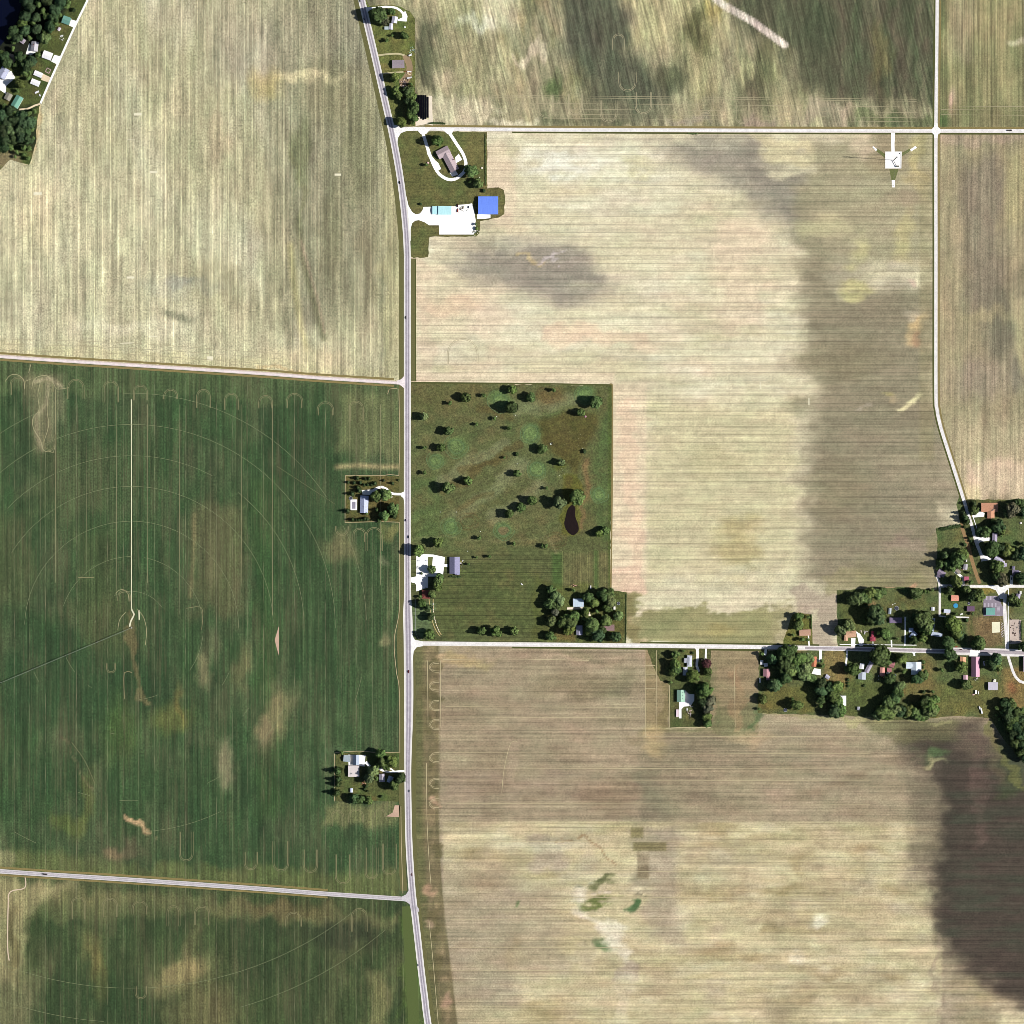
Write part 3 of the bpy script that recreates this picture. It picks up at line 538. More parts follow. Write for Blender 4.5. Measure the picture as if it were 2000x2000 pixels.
grid_field('stubble_field', nr, tabf([0, 3000], [1090, 1090]), lambda v: xl(255 + v * 835), lambda v: 2330, 3.6, p_e, field_mat('rows_e', 0, .22, .10, .18, 7.6, .10, tint=.05))
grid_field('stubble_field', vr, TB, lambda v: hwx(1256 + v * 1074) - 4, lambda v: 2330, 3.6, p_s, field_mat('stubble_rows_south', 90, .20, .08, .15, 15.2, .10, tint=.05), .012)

# ------------------------------------------------------------------ lawns, golf course, verges, water
LAWN = field_mat('lawn', 0, .10, .10, .28, 0, tint=.07)
MOW = field_mat('mown_lawn', 90, .08, .05, .22, 7.2, .22, tint=.06)
def p_lawn(base=(92, 98, 60), g=(76, 102, 54), o=(128, 110, 70), ao=.55, seed=21, extra=None):
    def f(X, Y):
        p = Paint(X, Y, base, 8, seed); p.mottle(30, 30, g, .7, .5, 1); p.mottle(24, 26, o, ao, .54, 2)
        if extra: extra(p)
        return p.value(5, 5, .25).out()
    return f
cdt_sheet('lawn', [(600, -330), (722, -30), (716, 0), (721, 12), (745, 10), (775, 11), (800, 22), (810, 36), (811, 70), (811, 247), (765, 249), (745, 190), (722, 90), (690, -60), (640, -250)], 4.5, p_lawn((110, 112, 62), (84, 112, 52), (146, 128, 78)), LAWN, .03)
def ex2(p): p.blob(870, 300, 30, 20, (92, 112, 50), .4); p.blob(925, 290, 20, 30, (130, 118, 74), .5); p.rect(838, 940, 505, 530, (0, 0, 0), 0)
cdt_sheet('lawn', [(770, 255), (951, 258), (951.5, 368), (974, 366), (984, 371), (986, 382), (985, 418), (974, 425), (938, 432), (936, 456), (930, 462), (858, 462), (839, 463), (836, 502), (808, 504), (801, 500), (794, 420), (786, 350)], 4.5, p_lawn((106, 104, 62), (92, 108, 60), (122, 108, 68), seed=22, extra=ex2), field_mat('lawn_e', 90, .10, .08, .24, 5.5, .12, tint=.05), .03)
def p_golf(X, Y):
    p = Paint(X, Y, (98, 103, 64), 14, 23); p.mottle(40, 30, (86, 104, 60), .7, .48, 1); p.mottle(26, 22, (118, 108, 70), .5, .53, 2)
    p.rect(803, 950, 750, 800, (108, 98, 60), .5, 40); p.rect(1090, 1200, 750, 1160, (92, 96, 56), .4, 30); p.rect(800, 860, 930, 1060, (88, 110, 62), .5, 20)
    p.poly([(1055, 822), (1110, 806), (1160, 812), (1168, 830), (1140, 880), (1125, 930), (1110, 925), (1090, 895), (1062, 880), (1058, 845)], (88, 82, 42), .85, 16); p.mottle(9, 9, (76, 84, 44), .45, .52, 8)
    p.poly([(1140, 890), (1152, 890), (1150, 960), (1145, 1030), (1136, 1030), (1140, 960)], (142, 112, 76), .75, 10)
    p.poly([(1160, 870), (1190, 800), (1190, 1150), (1165, 1000)], (78, 106, 58), .5, 16)
    for a in (((890, 1010), (960, 960), (1000, 925), (1020, 905)), ((865, 940), (920, 905), (985, 870)), ((1010, 800), (1080, 790), (1140, 770)), ((960, 1010), (1020, 985), (1050, 950))): p.line(list(a), 18, (126, 130, 92), .75)
    for a in (((870, 965), (930, 925), (1000, 880), (1020, 870)), ((900, 920), (945, 915), (985, 900)), ((930, 800), (1000, 815)), ((895, 995), (960, 960))): p.line(list(a), 9, (98, 86, 50), .55)
    p.poly([(803, 1075), (1193, 1060), (1193, 1250), (803, 1252)], (92, 98, 60), .8, 18); p.poly([(850, 1110), (1000, 1090), (1052, 1130), (1050, 1240), (870, 1240), (850, 1180)], (90, 100, 56), .6, 20); p.mottle(20, 20, (118, 104, 68), .45, .5, 4)
    p.rect(1100, 1195, 1080, 1150, (112, 106, 70), .6, 10, False); p.rect(1078, 1098, 1080, 1150, (72, 104, 50), .6, 8, False); p.rect(1160, 1168, 1075, 1150, (74, 108, 52), .6, 4, False)
    p.rect(806, 850, 1175, 1250, (100, 122, 84), .7, 8); p.rect(1188, 1194, 755, 1160, (76, 92, 42), .7, 4, False)
    p.poly([(1195, 1150), (1226, 1150), (1226, 1258), (1030, 1258), (1050, 1130), (1100, 1145)], (90, 98, 48), .6, 10); p.rect(1080, 1115, 1225, 1252, (118, 98, 58), .6, 8); p.rect(1190, 1225, 1195, 1250, (106, 92, 52), .5, 8)
    p.blob(1106, 946, 9, 13, (78, 62, 56), .95, 0, .3); p.blob(1088, 912, 10, 10, (104, 112, 44), .7); p.poly([(1092, 930), (1122, 930), (1136, 960), (1136, 1035), (1125, 1050), (1100, 1045), (1088, 1020), (1094, 980)], (100, 98, 34), .6, 6)  # first blob: dark mud with tree shade painted into its colour
    p.blob(1083, 1056, 16, 10, (132, 108, 76), .5); p.line([(1060, 1045), (1075, 1065), (1095, 1085)], 3, (136, 128, 92), .6); p.blob(1072, 772, 26, 18, (116, 92, 54), .5)
    p_golf.last = p.C; return p.value(4, 4, .28).out()
GREENS = [(850, 900, 9, 15), (891, 872, 12, 20), (977, 782, 10, 21), (1142, 770, 11, 18), (1036, 846, 13, 19), (1048, 917, 12, 18), (1171, 965, 9, 16), (881, 1029, 10, 17), (984.5, 1036, 10, 17)]
def p_golf2(X, Y):
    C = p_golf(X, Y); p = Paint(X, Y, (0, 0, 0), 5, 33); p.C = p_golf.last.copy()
    for i, (x, y, r, R_) in enumerate(GREENS):
        p.blob(x + 2, y, R_ * 1.25, R_ * 1.1, (94, 114, 66), .5, 20 * i, .25); p.blob(x, y, R_, R_ * .95, (98, 122, 72), .6, 30 * i, .15)
        p.blob(x, y, r, r * .95, (124, 108, 76) if i == 8 else (112, 134, 80), .8, 0, .12)
        p.line([(x + (r + 2.5) * math.cos(t), y + (r + 2.5) * math.sin(t)) for t in [k * math.pi / 10 for k in range(21)]], 1.8, (82, 108, 66), .6, .6)
    for cx, cy in ((1072, 772), (915, 1018), (1085, 1056)):
        for r in (10, 16): p.line([(cx + r * 1.4 * math.cos(t), cy + r * math.sin(t)) for t in [k * math.pi / 10 for k in range(21)]], 1.8, (100, 84, 50), .5, .6)
    for a_ in ([(803, 1052), (860, 1048), (930, 1056), (1000, 1060), (1060, 1050)], [(870, 1010), (900, 1000), (940, 975), (1000, 935)], [(1098, 800), (1140, 800), (1165, 785), (1190, 772)], [(985, 798), (1010, 806), (1060, 812), (1110, 795)], [(1060, 1050), (1085, 1075), (1120, 1085), (1190, 1078)]): p.line(a_, 2.6, (124, 126, 84), .5, .7)
    return p.value(5, 5, .2).out()
golf_poly = [(802, 748), (900, 748.5), (1050, 751), (1196, 753), (1195, 950), (1192, 1050), (1191.5, 1155), (1224, 1157), (1223, 1258), (800, 1254)]
for i, (x, y, r, R_) in enumerate(GREENS):
    s = Sheet(.12)
    for q_, w_, c_ in ((r + 1.5, 1.3, (88, 112, 72)), (R_ * 1.12, 1.2, (116, 130, 92))): s.ribbon([(x + q_ * (1 + .10 * math.sin(2 * t + i)) * math.cos(t), y + q_ * (1 + .08 * math.cos(3 * t + i)) * math.sin(t)) for t in [k * math.pi / 12 for k in range(25 if q_ < R_ else 17)]], w_, 3)
    s.build('golf_green_ring', plain((100, 122, 80), 'grass'))
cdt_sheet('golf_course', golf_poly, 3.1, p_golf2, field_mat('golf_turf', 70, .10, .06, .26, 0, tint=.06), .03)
cdt_sheet('driving_range', [(800, 1076), (900, 1076), (1000, 1070), (1098, 1076), (1098, 1150), (1060, 1150), (1060, 1258), (800, 1254)], 4, p_golf, field_mat('mown_range', 90, .22, .05, .16, 8.4, .26, tint=.06), .05, jit=.3)
cdt_sheet('mown_lawn', [(1098, 1076), (1192, 1076), (1191.5, 1152), (1098, 1152)], 4, p_golf, field_mat('mown_strips', 0, .10, .08, .20, 7.0, -.30, tint=.06), .05, jit=.3)
cdt_sheet('lawn', [(1060, 1150), (1098, 1152), (1191.5, 1152), (1224, 1157), (1223, 1258), (1060, 1258)], 4, p_golf, LAWN, .05, jit=.3)
wm, nt, b = nt_new('pond_water'); b.inputs['Roughness'].default_value = .3; b.inputs['Specular IOR Level'].default_value = .12
nt.links.new(mixc(nt, noise(nt, coords(nt), (.25, .12, 0), 5, .8), (.002, .0015, .002), (.018, .011, .010)), b.inputs['Base Color'])
Sheet(.06).poly([(1114, 988), (1120, 987), (1124, 994), (1123.5, 1008), (1129, 1024), (1130, 1036), (1123, 1044), (1115, 1044), (1106, 1035), (1102, 1022), (1105, 1008), (1108, 996)], True).build('pond', wm)
lk, nt, b = nt_new('lake_water'); b.inputs['Roughness'].default_value = .05; b.inputs['Base Color'].default_value = (.002, .003, .010, 1)
Sheet(.08).poly([(-330, -330), (70, -330), (56, -100), (44, -20), (40, 18), (34, 40), (22, 60), (10, 78), (-4, 95), (-60, 130), (-330, 200)]).build('lake', lk)
cdt_sheet('lawn', [(-330, -330), (300, -330), (215, -100), (171, 0), (151, 41), (120, 108), (99, 154), (86, 188), (78, 205), (72, 240), (70, 280), (62, 310), (57, 322), (40, 318), (20, 312), (0, 332), (-330, 420)], 5, p_lawn((84, 92, 48), (56, 82, 38), (118, 96, 62), seed=24, extra=lambda p: (p.rect(-300, 44, 300, 330, (170, 146, 118), .6, 10), p.rect(-100, 72, 205, 296, (34, 46, 26), .8, 10), p.poly([(-300, -300), (150, -300), (140, 10), (100, 60), (80, 84), (60, 130), (-100, 130)], (24, 30, 18), .9, 10))), LAWN, .03)  # near-black patches: woodland shade painted into the floor under the trees
cdt_sheet('lawn', [(675, 930), (790, 930), (790, 1019), (675, 1019)], 4, p_lawn((98, 92, 52), (84, 98, 50), (128, 96, 58), .5, 25), LAWN, .03)
cdt_sheet('lawn', [(655, 1472), (700, 1468), (782, 1469), (784, 1566), (655, 1564)], 4, p_lawn((88, 94, 54), (72, 98, 46), (126, 98, 54), .6, 26), LAWN, .03)
cdt_sheet('lawn', [(1264, 1268), (1388, 1268), (1388, 1422), (1307, 1422), (1306, 1336), (1290, 1330), (1275, 1300)], 4, p_lawn((90, 94, 56), (76, 104, 50), (120, 104, 60), .6, 27), LAWN, .03)
cdt_sheet('lawn', [(1530, 1250), (1548, 1200), (1560, 1196), (1585, 1200), (1588, 1262), (1530, 1262)], 4, p_lawn((110, 108, 56), (96, 110, 50), (136, 118, 74), .6, 28), LAWN, .03)
def exv(p):
    p.rect(1955, 2010, 1200, 1262, (150, 140, 104), .3, 8); p.rect(1888, 1958, 1205, 1262, (134, 108, 78), .75, 10); p.rect(1893, 1899, 1205, 1262, (86, 98, 52), .7, 5); p.rect(1915, 1948, 1146, 1162, (150, 128, 62), .7, 6)
    p.rect(1690, 1712, 1174, 1190, (146, 118, 84), .7, 4); p.rect(1835, 1885, 1150, 1205, (82, 98, 46), .4, 6); p.rect(1640, 1700, 1155, 1265, (96, 104, 50), .4, 14)
cdt_sheet('lawn', [(1634, 1153), (1760, 1147), (1829, 1152), (1831, 1050), (1828, 1032), (1838, 1029), (1876, 1026), (1868, 985), (1874, 968), (1888, 975), (2100, 976), (2330, 976), (2330, 1280), (1636, 1268)], 4.5, p_lawn((94, 101, 62), (76, 104, 56), (124, 104, 58), .6, 29, exv), LAWN, .03)
def exs(p):
    p.rect(1605, 1652, 1272, 1340, (140, 120, 76), .8, 8); p.rect(1598, 1650, 1330, 1350, (144, 124, 66), .5, 10); p.blob(1805, 1310, 20, 34, (142, 118, 74), .6); p.rect(1490, 1590, 1340, 1390, (112, 104, 50), .5, 12); p.rect(1650, 1740, 1330, 1390, (84, 98, 46), .5, 12)
    p.rect(1960, 2100, 1300, 1390, (140, 116, 72), .75, 10); p.blob(1977, 1345, 8, 12, (150, 96, 66), .6); p.rect(1830, 1960, 1330, 1395, (116, 110, 60), .5, 16); p.line([(1945, 1300), (1962, 1340), (1975, 1362), (1990, 1390)], 3, (150, 126, 82), .6)
    p.rect(1780, 1830, 1330, 1365, (128, 108, 66), .5, 12)
cdt_sheet('lawn', [(1482, 1270), (2330, 1278), (2330, 1640), (2040, 1530), (2010, 1500), (1988, 1478), (1966, 1452), (1948, 1425), (1935, 1403), (1870, 1398), (1830, 1402), (1760, 1406), (1730, 1407), (1700, 1401), (1650, 1397), (1600, 1396), (1480, 1393)], 4.5, p_lawn((94, 101, 62), (78, 104, 56), (130, 106, 58), .6, 30, exs), LAWN, .03)

# grass verges beside the roads
VG = plain((108, 106, 66), 'grass'); VG2 = plain((140, 126, 80), 'grass'); VD = plain((84, 88, 46), 'grass'); TAN = plain((182, 166, 130), 'plain')
s = Sheet(.05)
s.ribbon([(x - 10, y) for x, y in HWY if y < 1200], 12); s.ribbon([(786, 760), (786, 900), (786, 1000), (786, 1160), (782, 1250), (783, 1300), (786, 1380), (786, 1500), (786, 1700), (789, 1740)], 13, 30)
s.ribbon([(806, 505), (806.5, 745)], 10); s.ribbon([(800, 1270), (806, 1290), (808, 1500), (808, 1600), (812, 1720), (826, 1850), (846, 2000), (880, 2200)], 10)
s.build('grass_verge', VG)
s = Sheet(.05); s.ribbon([(796, 1770), (800, 1850), (806, 1950), (814, 2100), (840, 2300)], 22); s.build('grass_verge', plain((90, 104, 56), 'grass'))
s = Sheet(.045)
s.ribbon([(x, y - 6.5) for x, y in WEST1[:-1]], 4); s.ribbon([(x, y + 6.5) for x, y in WEST1[:-1]], 4); s.ribbon([(x, y - 7.5) for x, y in WEST2[:-1]], 4); s.ribbon([(x, y + 7) for x, y in WEST2[:-1]], 3.5); s.ribbon([(x, y - 5.8) for x, y in NORTH[1:]], 4)
s.ribbon([(1192, 749), (1196, 752), (1195.5, 950), (1193, 1155)], 3); s.ribbon([(x + 6, y) for x, y in NEROAD[:-4]], 3)
s.build('road_edge', VG2)
s = Sheet(.0463)
s.ribbon([(x, y + 5.6) for x, y in NORTH[2:]], 3.2); s.ribbon([(x - 5.2, y) for x, y in NEROAD[:-4]], 3); s.ribbon([(x, y + 6) for x, y in VILL[1:4]], 3.5); s.ribbon([(x, y - 6) for x, y in VILL[2:5]], 3); s.ribbon([(803, 747.5), (1050, 749.5), (1196, 752)], 3); s.ribbon([(811.5, 505), (812, 745)], 2)
s.build('ditch_grass', VD)
s = Sheet(.1032)
for a in ([(779, 760), (781, 860), (780, 900), (779, 928)], [(674.5, 929), (740, 929), (762, 927), (779, 929)], [(674.5, 929), (674, 1000), (674, 1021)], [(674, 1020.5), (740, 1019), (780, 1020)], [(780, 1020), (780, 1100), (780, 1190), (770, 1250), (774, 1310), (780, 1350), (781, 1470)], [(783, 1575), (784, 1650), (787, 1745)], [(654, 1470), (700, 1467), (740, 1470), (781, 1469)], [(653.5, 1472), (653.5, 1565)], [(776, 759), (760, 760), (757, 770)]):
    s.ribbon(a, 1.35)
s.build('field_edge_path', TAN)
# ------------------------------------------------------------------ roads
def road_mat(name, stops, tint=(1, 1, 1)):
    """stops: (u, rgb) across the road"""
    m, nt, b = nt_new(name); b.inputs['Roughness'].default_value = .8
    uv = nt.nodes.new('ShaderNodeUVMap'); sx = nt.nodes.new('ShaderNodeSeparateXYZ'); nt.links.new(uv.outputs[0], sx.inputs[0])
    r = nt.nodes.new('ShaderNodeValToRGB'); el = r.color_ramp.elements
    for i, (u, c) in enumerate(stops):
        e = el[i] if i < 2 else el.new(u)
        e.position = u; e.color = (*alb(c), 1)
    nt.links.new(sx.outputs[0], r.inputs[0])
    P = coords(nt); n = noise(nt, P, (.10, .10, 0), 5, .8); n2 = noise(nt, P, (.7, .7, 0), 2)
    f = mathn(nt, 'MULTIPLY_ADD', mathn(nt, 'ADD', n, mathn(nt, 'MULTIPLY', n2, .6)), 1.0); f.node.inputs[2].default_value = .2
    nt.links.new(scaled(nt, r.outputs[0], f), b.inputs['Base Color']); return m
WHITE = (255, 254, 254)
con = plain((268, 266, 263), 'gravel'); shoulder = plain((238, 234, 228), 'gravel')
s = Sheet(.08); s.ribbon([(x, y) + ((13.6,) if not 1180 < y < 1480 else (18,)) for x, y in HWY], 12.5); s.build('highway_shoulder', shoulder)
s = Sheet(.115); s.ribbon([(x, y) + (8.6 if not 1190 < y < 1400 else 11,) for x, y in HWY], 8)
s.build('highway', road_mat('highway_lanes', [(0, (206, 200, 206)), (.12, (176, 169, 178)), (.28, (154, 147, 157)), (.40, (188, 181, 190)), (.5, (214, 207, 214)), (.60, (188, 181, 190)), (.74, (152, 145, 155)), (.88, (180, 173, 182)), (1, (208, 202, 208))]))
rm = road_mat('gravel_road_white', [(0, (214, 206, 196)), (.15, (246, 242, 238)), (.32, (236, 230, 228)), (.5, (252, 250, 248)), (.68, (236, 230, 228)), (.85, (246, 242, 240)), (1, (210, 202, 192))])
s = Sheet(.09); s.ribbon(NORTH, 7.4); s.poly([(771, 262), (768, 243), (790, 249), (830, 247.8), (830, 255), (795, 255.5), (783, 260), (777, 270), (776, 282)]); s.build('north_road', rm)
s = Sheet(.1009); s.ribbon(NEROAD, 6.6); s.poly([(1820, 252), (1824, 248), (1825, 240), (1831, 240), (1832, 248), (1837, 252), (1837, 259), (1832, 263), (1831, 270), (1825, 270), (1824, 263), (1820, 259)]); s.build('east_road', rm)
s = Sheet(.09); s.ribbon(WEST1, 7.0); s.poly([(775, 743.5), (783, 741), (788, 736), (791, 728), (796, 728), (796, 764), (791, 764), (788, 757), (780, 751), (775, 750.5)]); s.build('west_road', road_mat('west_gravel', [(0, (206, 186, 170)), (.2, (236, 222, 220)), (.5, (244, 232, 232)), (1, (206, 184, 168))]))
s = Sheet(.09); s.ribbon(WEST2, 8.8); s.poly([(785, 1751), (793, 1747), (798, 1739), (802, 1735), (808, 1770), (803, 1780), (800, 1766), (793, 1761), (785, 1759.5)]); s.poly([(812, 1766), (818, 1775), (819, 1780), (815, 1782), (810, 1780)]); s.build('west_road', road_mat('west_paved', [(0, (190, 182, 174)), (.12, (224, 218, 220)), (.3, (182, 176, 180)), (.5, (210, 204, 208)), (.7, (182, 176, 180)), (.9, (222, 216, 218)), (1, (186, 176, 166))]))
s = Sheet(.09); s.ribbon(VILL, 8.6); s.poly([(800, 1232), (804, 1240), (811, 1250), (826, 1252.5), (826, 1262), (814, 1264), (808, 1272), (806, 1290), (799, 1290)])
s.ribbon([(1560, 1265.2), (1700, 1268), (1800, 1271), (1850, 1272)], 9.2); s.ribbon([(1850, 1272), (1920, 1273), (2000, 1275.5), (2330, 1285)], 15); s.build('village_road', rm)
s = Sheet(.125); s.ribbon([(1572, 1265.5), (1700, 1268), (1800, 1271), (1860, 1272)], 5.2); s.ribbon([(1858, 1270.5), (1900, 1271.5), (1950, 1273), (2000, 1275), (2330, 1284)], 7.5)
s.build('village_road_asphalt', road_mat('asphalt_mauve', [(0, (206, 196, 200)), (.3, (172, 162, 168)), (.5, (190, 180, 184)), (.7, (168, 158, 164)), (1, (204, 194, 198))]))
s = Sheet(.1009); s.ribbon([(1964, 1160), (1962, 1180), (1963.5, 1210), (1966, 1240), (1967, 1272)], 6.5, 6, 8.5); s.ribbon([(1838, 1144.5), (1890, 1145), (1940, 1145.5), (2000, 1145), (2330, 1147)], 6); s.poly([(1930, 1147), (1945, 1153), (1951, 1164), (1953, 1170), (1961, 1170), (1964, 1155), (1972, 1148), (1972, 1143), (1930, 1143)])
s.ribbon([(1829, 1124), (1833, 1134), (1835.5, 1150), (1835.5, 1204)], 4.8); s.ribbon([(1835, 1203.5), (1860, 1205), (1893, 1206)], 3); s.ribbon([(1838, 1143), (1848, 1145), (1870, 1144)], 5); s.ribbon([(1968, 1278), (1974, 1298), (1980, 1315), (1988, 1327), (2002, 1334), (2060, 1345)], 5.5); s.build('village_street', rm)
s = Sheet(.06); s.ribbon([(1876, 1022), (1884, 1045), (1892, 1070), (1900, 1100), (1908, 1125), (1914, 1140)], 7); s.build('dirt_track', plain((158, 128, 90), 'grass'))
s = Sheet(.1009); s.ribbon([(240, -160), (200, -66), (171, 0), (151, 41), (120, 109), (99.4, 155), (83, 193), (79, 202)], 4.0); s.build('white_lane', con)

# ------------------------------------------------------------------ drives, yards and car parks
s = Sheet(.0717)
s.ribbon([(712, 17), (730, 16), (755, 13.5), (775, 16), (787, 26), (792, 38)], 4.5); s.poly([(785, 24), (792, 22), (796, 32), (794, 42), (777, 41), (777, 38), (786, 34)])
s.poly([(712, 14), (717, 17), (722, 20), (714, 27)])
s.build('driveway', con)
s = Sheet(.0717); s.ribbon([(738, 108), (760, 105.5), (778, 105), (790, 108)], 3.4); s.ribbon([(746, 144), (765, 142), (788, 140.5)], 3); s.build('driveway', plain((200, 190, 150), 'gravel'))
s = Sheet(.0663); s.poly([(786, 108), (800, 112), (806, 130), (803, 150), (795, 165), (785, 170), (780, 158), (790, 145), (794, 130)], True); s.build('bare_yard', plain((156, 134, 104), 'plain'))
s = Sheet(.0717); s.ribbon([(824, 254), (829, 270), (838, 298), (847, 322), (858, 340), (874, 350), (888, 350), (899, 343), (908, 333), (910, 318), (904, 300), (893, 283), (882, 266), (874, 254)], 6.2)
s.poly([(832, 285), (840, 300), (850, 313), (856, 318), (862, 330), (852, 335), (843, 318), (834, 300)]); s.poly([(889, 307), (896, 300), (903, 312), (890, 319)]); s.poly([(878, 337), (890, 333), (895, 341), (883, 345)]); s.poly([(812, 251), (842, 251), (832, 262), (822, 262)]); s.poly([(862, 251), (888, 251), (882, 262), (874, 262)])
s.build('driveway', con)
s = Sheet(.0742); s.poly([(784, 330), (790, 366), (794, 385), (798, 402), (805, 414), (812, 418.5), (820, 417), (825, 411), (827, 404), (888, 403), (896, 400), (912, 399), (922, 397), (926, 410), (929, 430), (929, 444), (931, 452), (925, 458), (858, 458), (857, 440), (838, 440), (829, 434), (818, 430), (811, 431), (805, 436), (802, 447), (802, 470), (797, 470), (790, 405), (780, 330)])
s.poly([(932, 418.5), (958, 419), (958, 426), (945, 427.5), (932, 428)]); s.build('concrete_yard', con)
s = Sheet(.0717); s.poly([(813, 1086), (824, 1082), (846, 1083), (869, 1088), (868, 1100), (865, 1126), (836, 1126), (836, 1148), (826, 1150), (818, 1154), (813, 1155), (812.5, 1142), (810, 1139), (802, 1137), (802, 1128), (812, 1126), (813, 1120)]); s.poly([(866, 1101.5), (875, 1101.5), (875, 1107), (866, 1107)])
s.build('car_park', con)
s = Sheet(.1009); s.poly([(835.5, 1088), (845.5, 1088), (843.5, 1108), (836, 1108)]); s.build('grass_island', plain((106, 112, 66), 'grass'))
s = Sheet(.0717); s.poly([(706, 957), (728, 956), (733, 952), (735, 960), (728, 967), (708, 966)]); s.ribbon([(728, 960), (737, 953), (746, 951), (755, 955), (764, 963.5), (776, 965), (792, 965)], 5); s.poly([(782, 963), (788, 961), (791, 956), (795, 956), (795, 985), (790, 985), (788, 973), (783, 969)]); s.build('driveway', con)
s = Sheet(.0717); s.ribbon([(1107.6, 1188.5), (1125, 1188), (1140, 1188.5), (1149, 1194), (1152, 1203)], 4.2); s.build('driveway', plain((255, 240, 218), 'gravel'))
s = Sheet(.0717); s.ribbon([(737, 1499), (745, 1504), (760, 1508), (780, 1506.5), (793, 1506)], 4); s.ribbon([(741, 1502), (753, 1499), (764, 1502), (772, 1508)], 3); s.poly([(680, 1474), (714, 1474.5), (712, 1497), (702, 1496), (702, 1500), (681, 1500)]); s.ribbon([(714, 1488), (722, 1497)], 6); s.build('farmyard', con)
s = Sheet(.0717); s.ribbon([(1361.5, 1264), (1362.5, 1280), (1361, 1301), (1365, 1312)], 5); s.poly([(1357, 1265), (1367, 1265), (1364, 1271), (1360, 1271)]); s.ribbon([(1379.5, 1264), (1378.3, 1280), (1378.3, 1296)], 3.6); s.poly([(1337, 1347), (1345, 1355), (1356, 1356), (1356, 1368), (1349, 1379), (1336, 1380), (1331, 1385), (1331, 1403), (1326, 1403), (1326, 1371), (1337, 1371)]); s.build('driveway', con)
s = Sheet(.0717); s.ribbon([(1579, 1241), (1580.5, 1264)], 2.6); s.poly([(1662, 1246), (1671, 1246), (1670, 1263), (1662, 1264)]); s.poly([(1672, 1233), (1680, 1238), (1688, 1250), (1685, 1262), (1679, 1262), (1676, 1250)]); s.ribbon([(1768, 1209), (1768, 1240), (1767, 1262)], 3); s.ribbon([(1705, 1253), (1705, 1262)], 1.6)
s.ribbon([(1741, 1250), (1741.5, 1264)], 3); s.ribbon([(1785, 1272), (1786, 1281)], 3.5); s.poly([(1779, 1271), (1791, 1271), (1787, 1277), (1783, 1277)]); s.ribbon([(1654, 1269), (1654.5, 1276), (1652, 1300)], 3.6); s.ribbon([(1602.5, 1266), (1602.5, 1292)], 5.5); s.poly([(1590, 1305), (1603, 1307), (1603, 1319), (1585, 1316)]); s.ribbon([(1496, 1268), (1494, 1280)], 5)
s.ribbon([(1640, 1258.5), (1700, 1259.2), (1790, 1260)], 1.5); s.ribbon([(1970, 1150), (1969, 1200), (1970.5, 1258)], 1.6); s.ribbon([(1976, 1124), (1975, 1143)], 6); s.poly([(1895, 1270), (1914, 1270), (1914, 1283), (1893, 1283)])
s.poly([(1903, 1048), (1935, 1050), (1934, 1056), (1916, 1058), (1910, 1063)]); s.poly([(1913, 1076), (1922, 1085), (1939, 1087), (1938, 1093), (1921, 1096), (1918, 1092)]); s.poly([(1905, 997), (1914, 998), (1923, 1002), (1922, 1009), (1900, 1011), (1898, 1006)]); s.ribbon([(1901, 1011), (1908, 1032)], 1.5)
s.poly([(1861, 1116), (1864, 1112), (1884, 1128), (1884, 1142), (1880, 1142), (1879, 1130)]); s.ribbon([(1866, 1238), (1878, 1242)], 3)
s.build('driveway', con)
s = Sheet(.0728); s.poly([(116, 30), (128, 30), (128, 30)]) if False else None
s.poly([(139, 38), (153, 42), (145, 54), (135, 50)]); s.poly([(106, 107), (122, 111), (112, 126), (100, 120)]); s.poly([(57, 84), (63, 92), (70, 102), (62, 107), (50, 106)]); s.poly([(0, 150), (22, 138), (30, 152), (12, 168), (12, 184), (0, 176), (-30, 190), (-30, 150)]); s.build('concrete_pad', con)
s = Sheet(.0728); s.poly([(84, 144), (99, 151), (95, 161), (80, 156)]); s.ribbon([(38, 214), (55, 212), (68, 206), (78, 203)], 3.5); s.build('sandy_pad', plain((236, 216, 184), 'gravel'))
s = Sheet(.0728); s.poly([(1920.5, 1164), (1946, 1163.5), (1952, 1168), (1956, 1180), (1959, 1186), (1959, 1203), (1921, 1203)]); s.build('car_park', plain((150, 140, 152), 'plain'))
s = Sheet(.1009)
for i in range(12): s.ribbon([(1921.5 + i * 2.6, 1164.5), (1921.5 + i * 2.6, 1171.5)], .5)
for i in range(10): s.ribbon([(1922.5 + i * 2.7, 1178), (1922.5 + i * 2.7, 1185.5)], .5)
for i in range(9): s.ribbon([(1947, 1184 + i * 2.2), (1953, 1184 + i * 2.2)], .4)
for i in range(9): s.ribbon([(1955, 1216 + i * 3.2), (1960, 1219 + i * 3.2)], .6)
s.build('parking_lines', plain((235, 225, 240), 'plain'))
s = Sheet(.0742); s.poly([(1971.5, 1210), (1990, 1210), (1995, 1212), (1995, 1256), (1972, 1258)]); s.build('rubble_yard', plain((206, 188, 176), 'gravel'))
s = Sheet(.09); s.poly([(1937, 1215), (1953, 1214.5), (1953, 1235), (1938, 1236)]); s.build('sports_court', plain((248, 244, 212), 'plain'))
s = Sheet(.08); s.poly([(1728.5, 296), (1761, 296), (1760.5, 329), (1728.5, 329)]); s.poly([(1740, 257), (1748.5, 257), (1747, 280), (1747.5, 297), (1741, 297), (1740.5, 275)]); s.poly([(1703.5, 287), (1705.5, 285.5), (1713.5, 291.5), (1711, 295.5)]); s.poly([(1777.5, 292), (1787.5, 285), (1791, 288.5), (1779.5, 296)]); s.poly([(1741.5, 352), (1748, 352), (1748, 366), (1742, 366)]); s.build('gravel_pad', con)
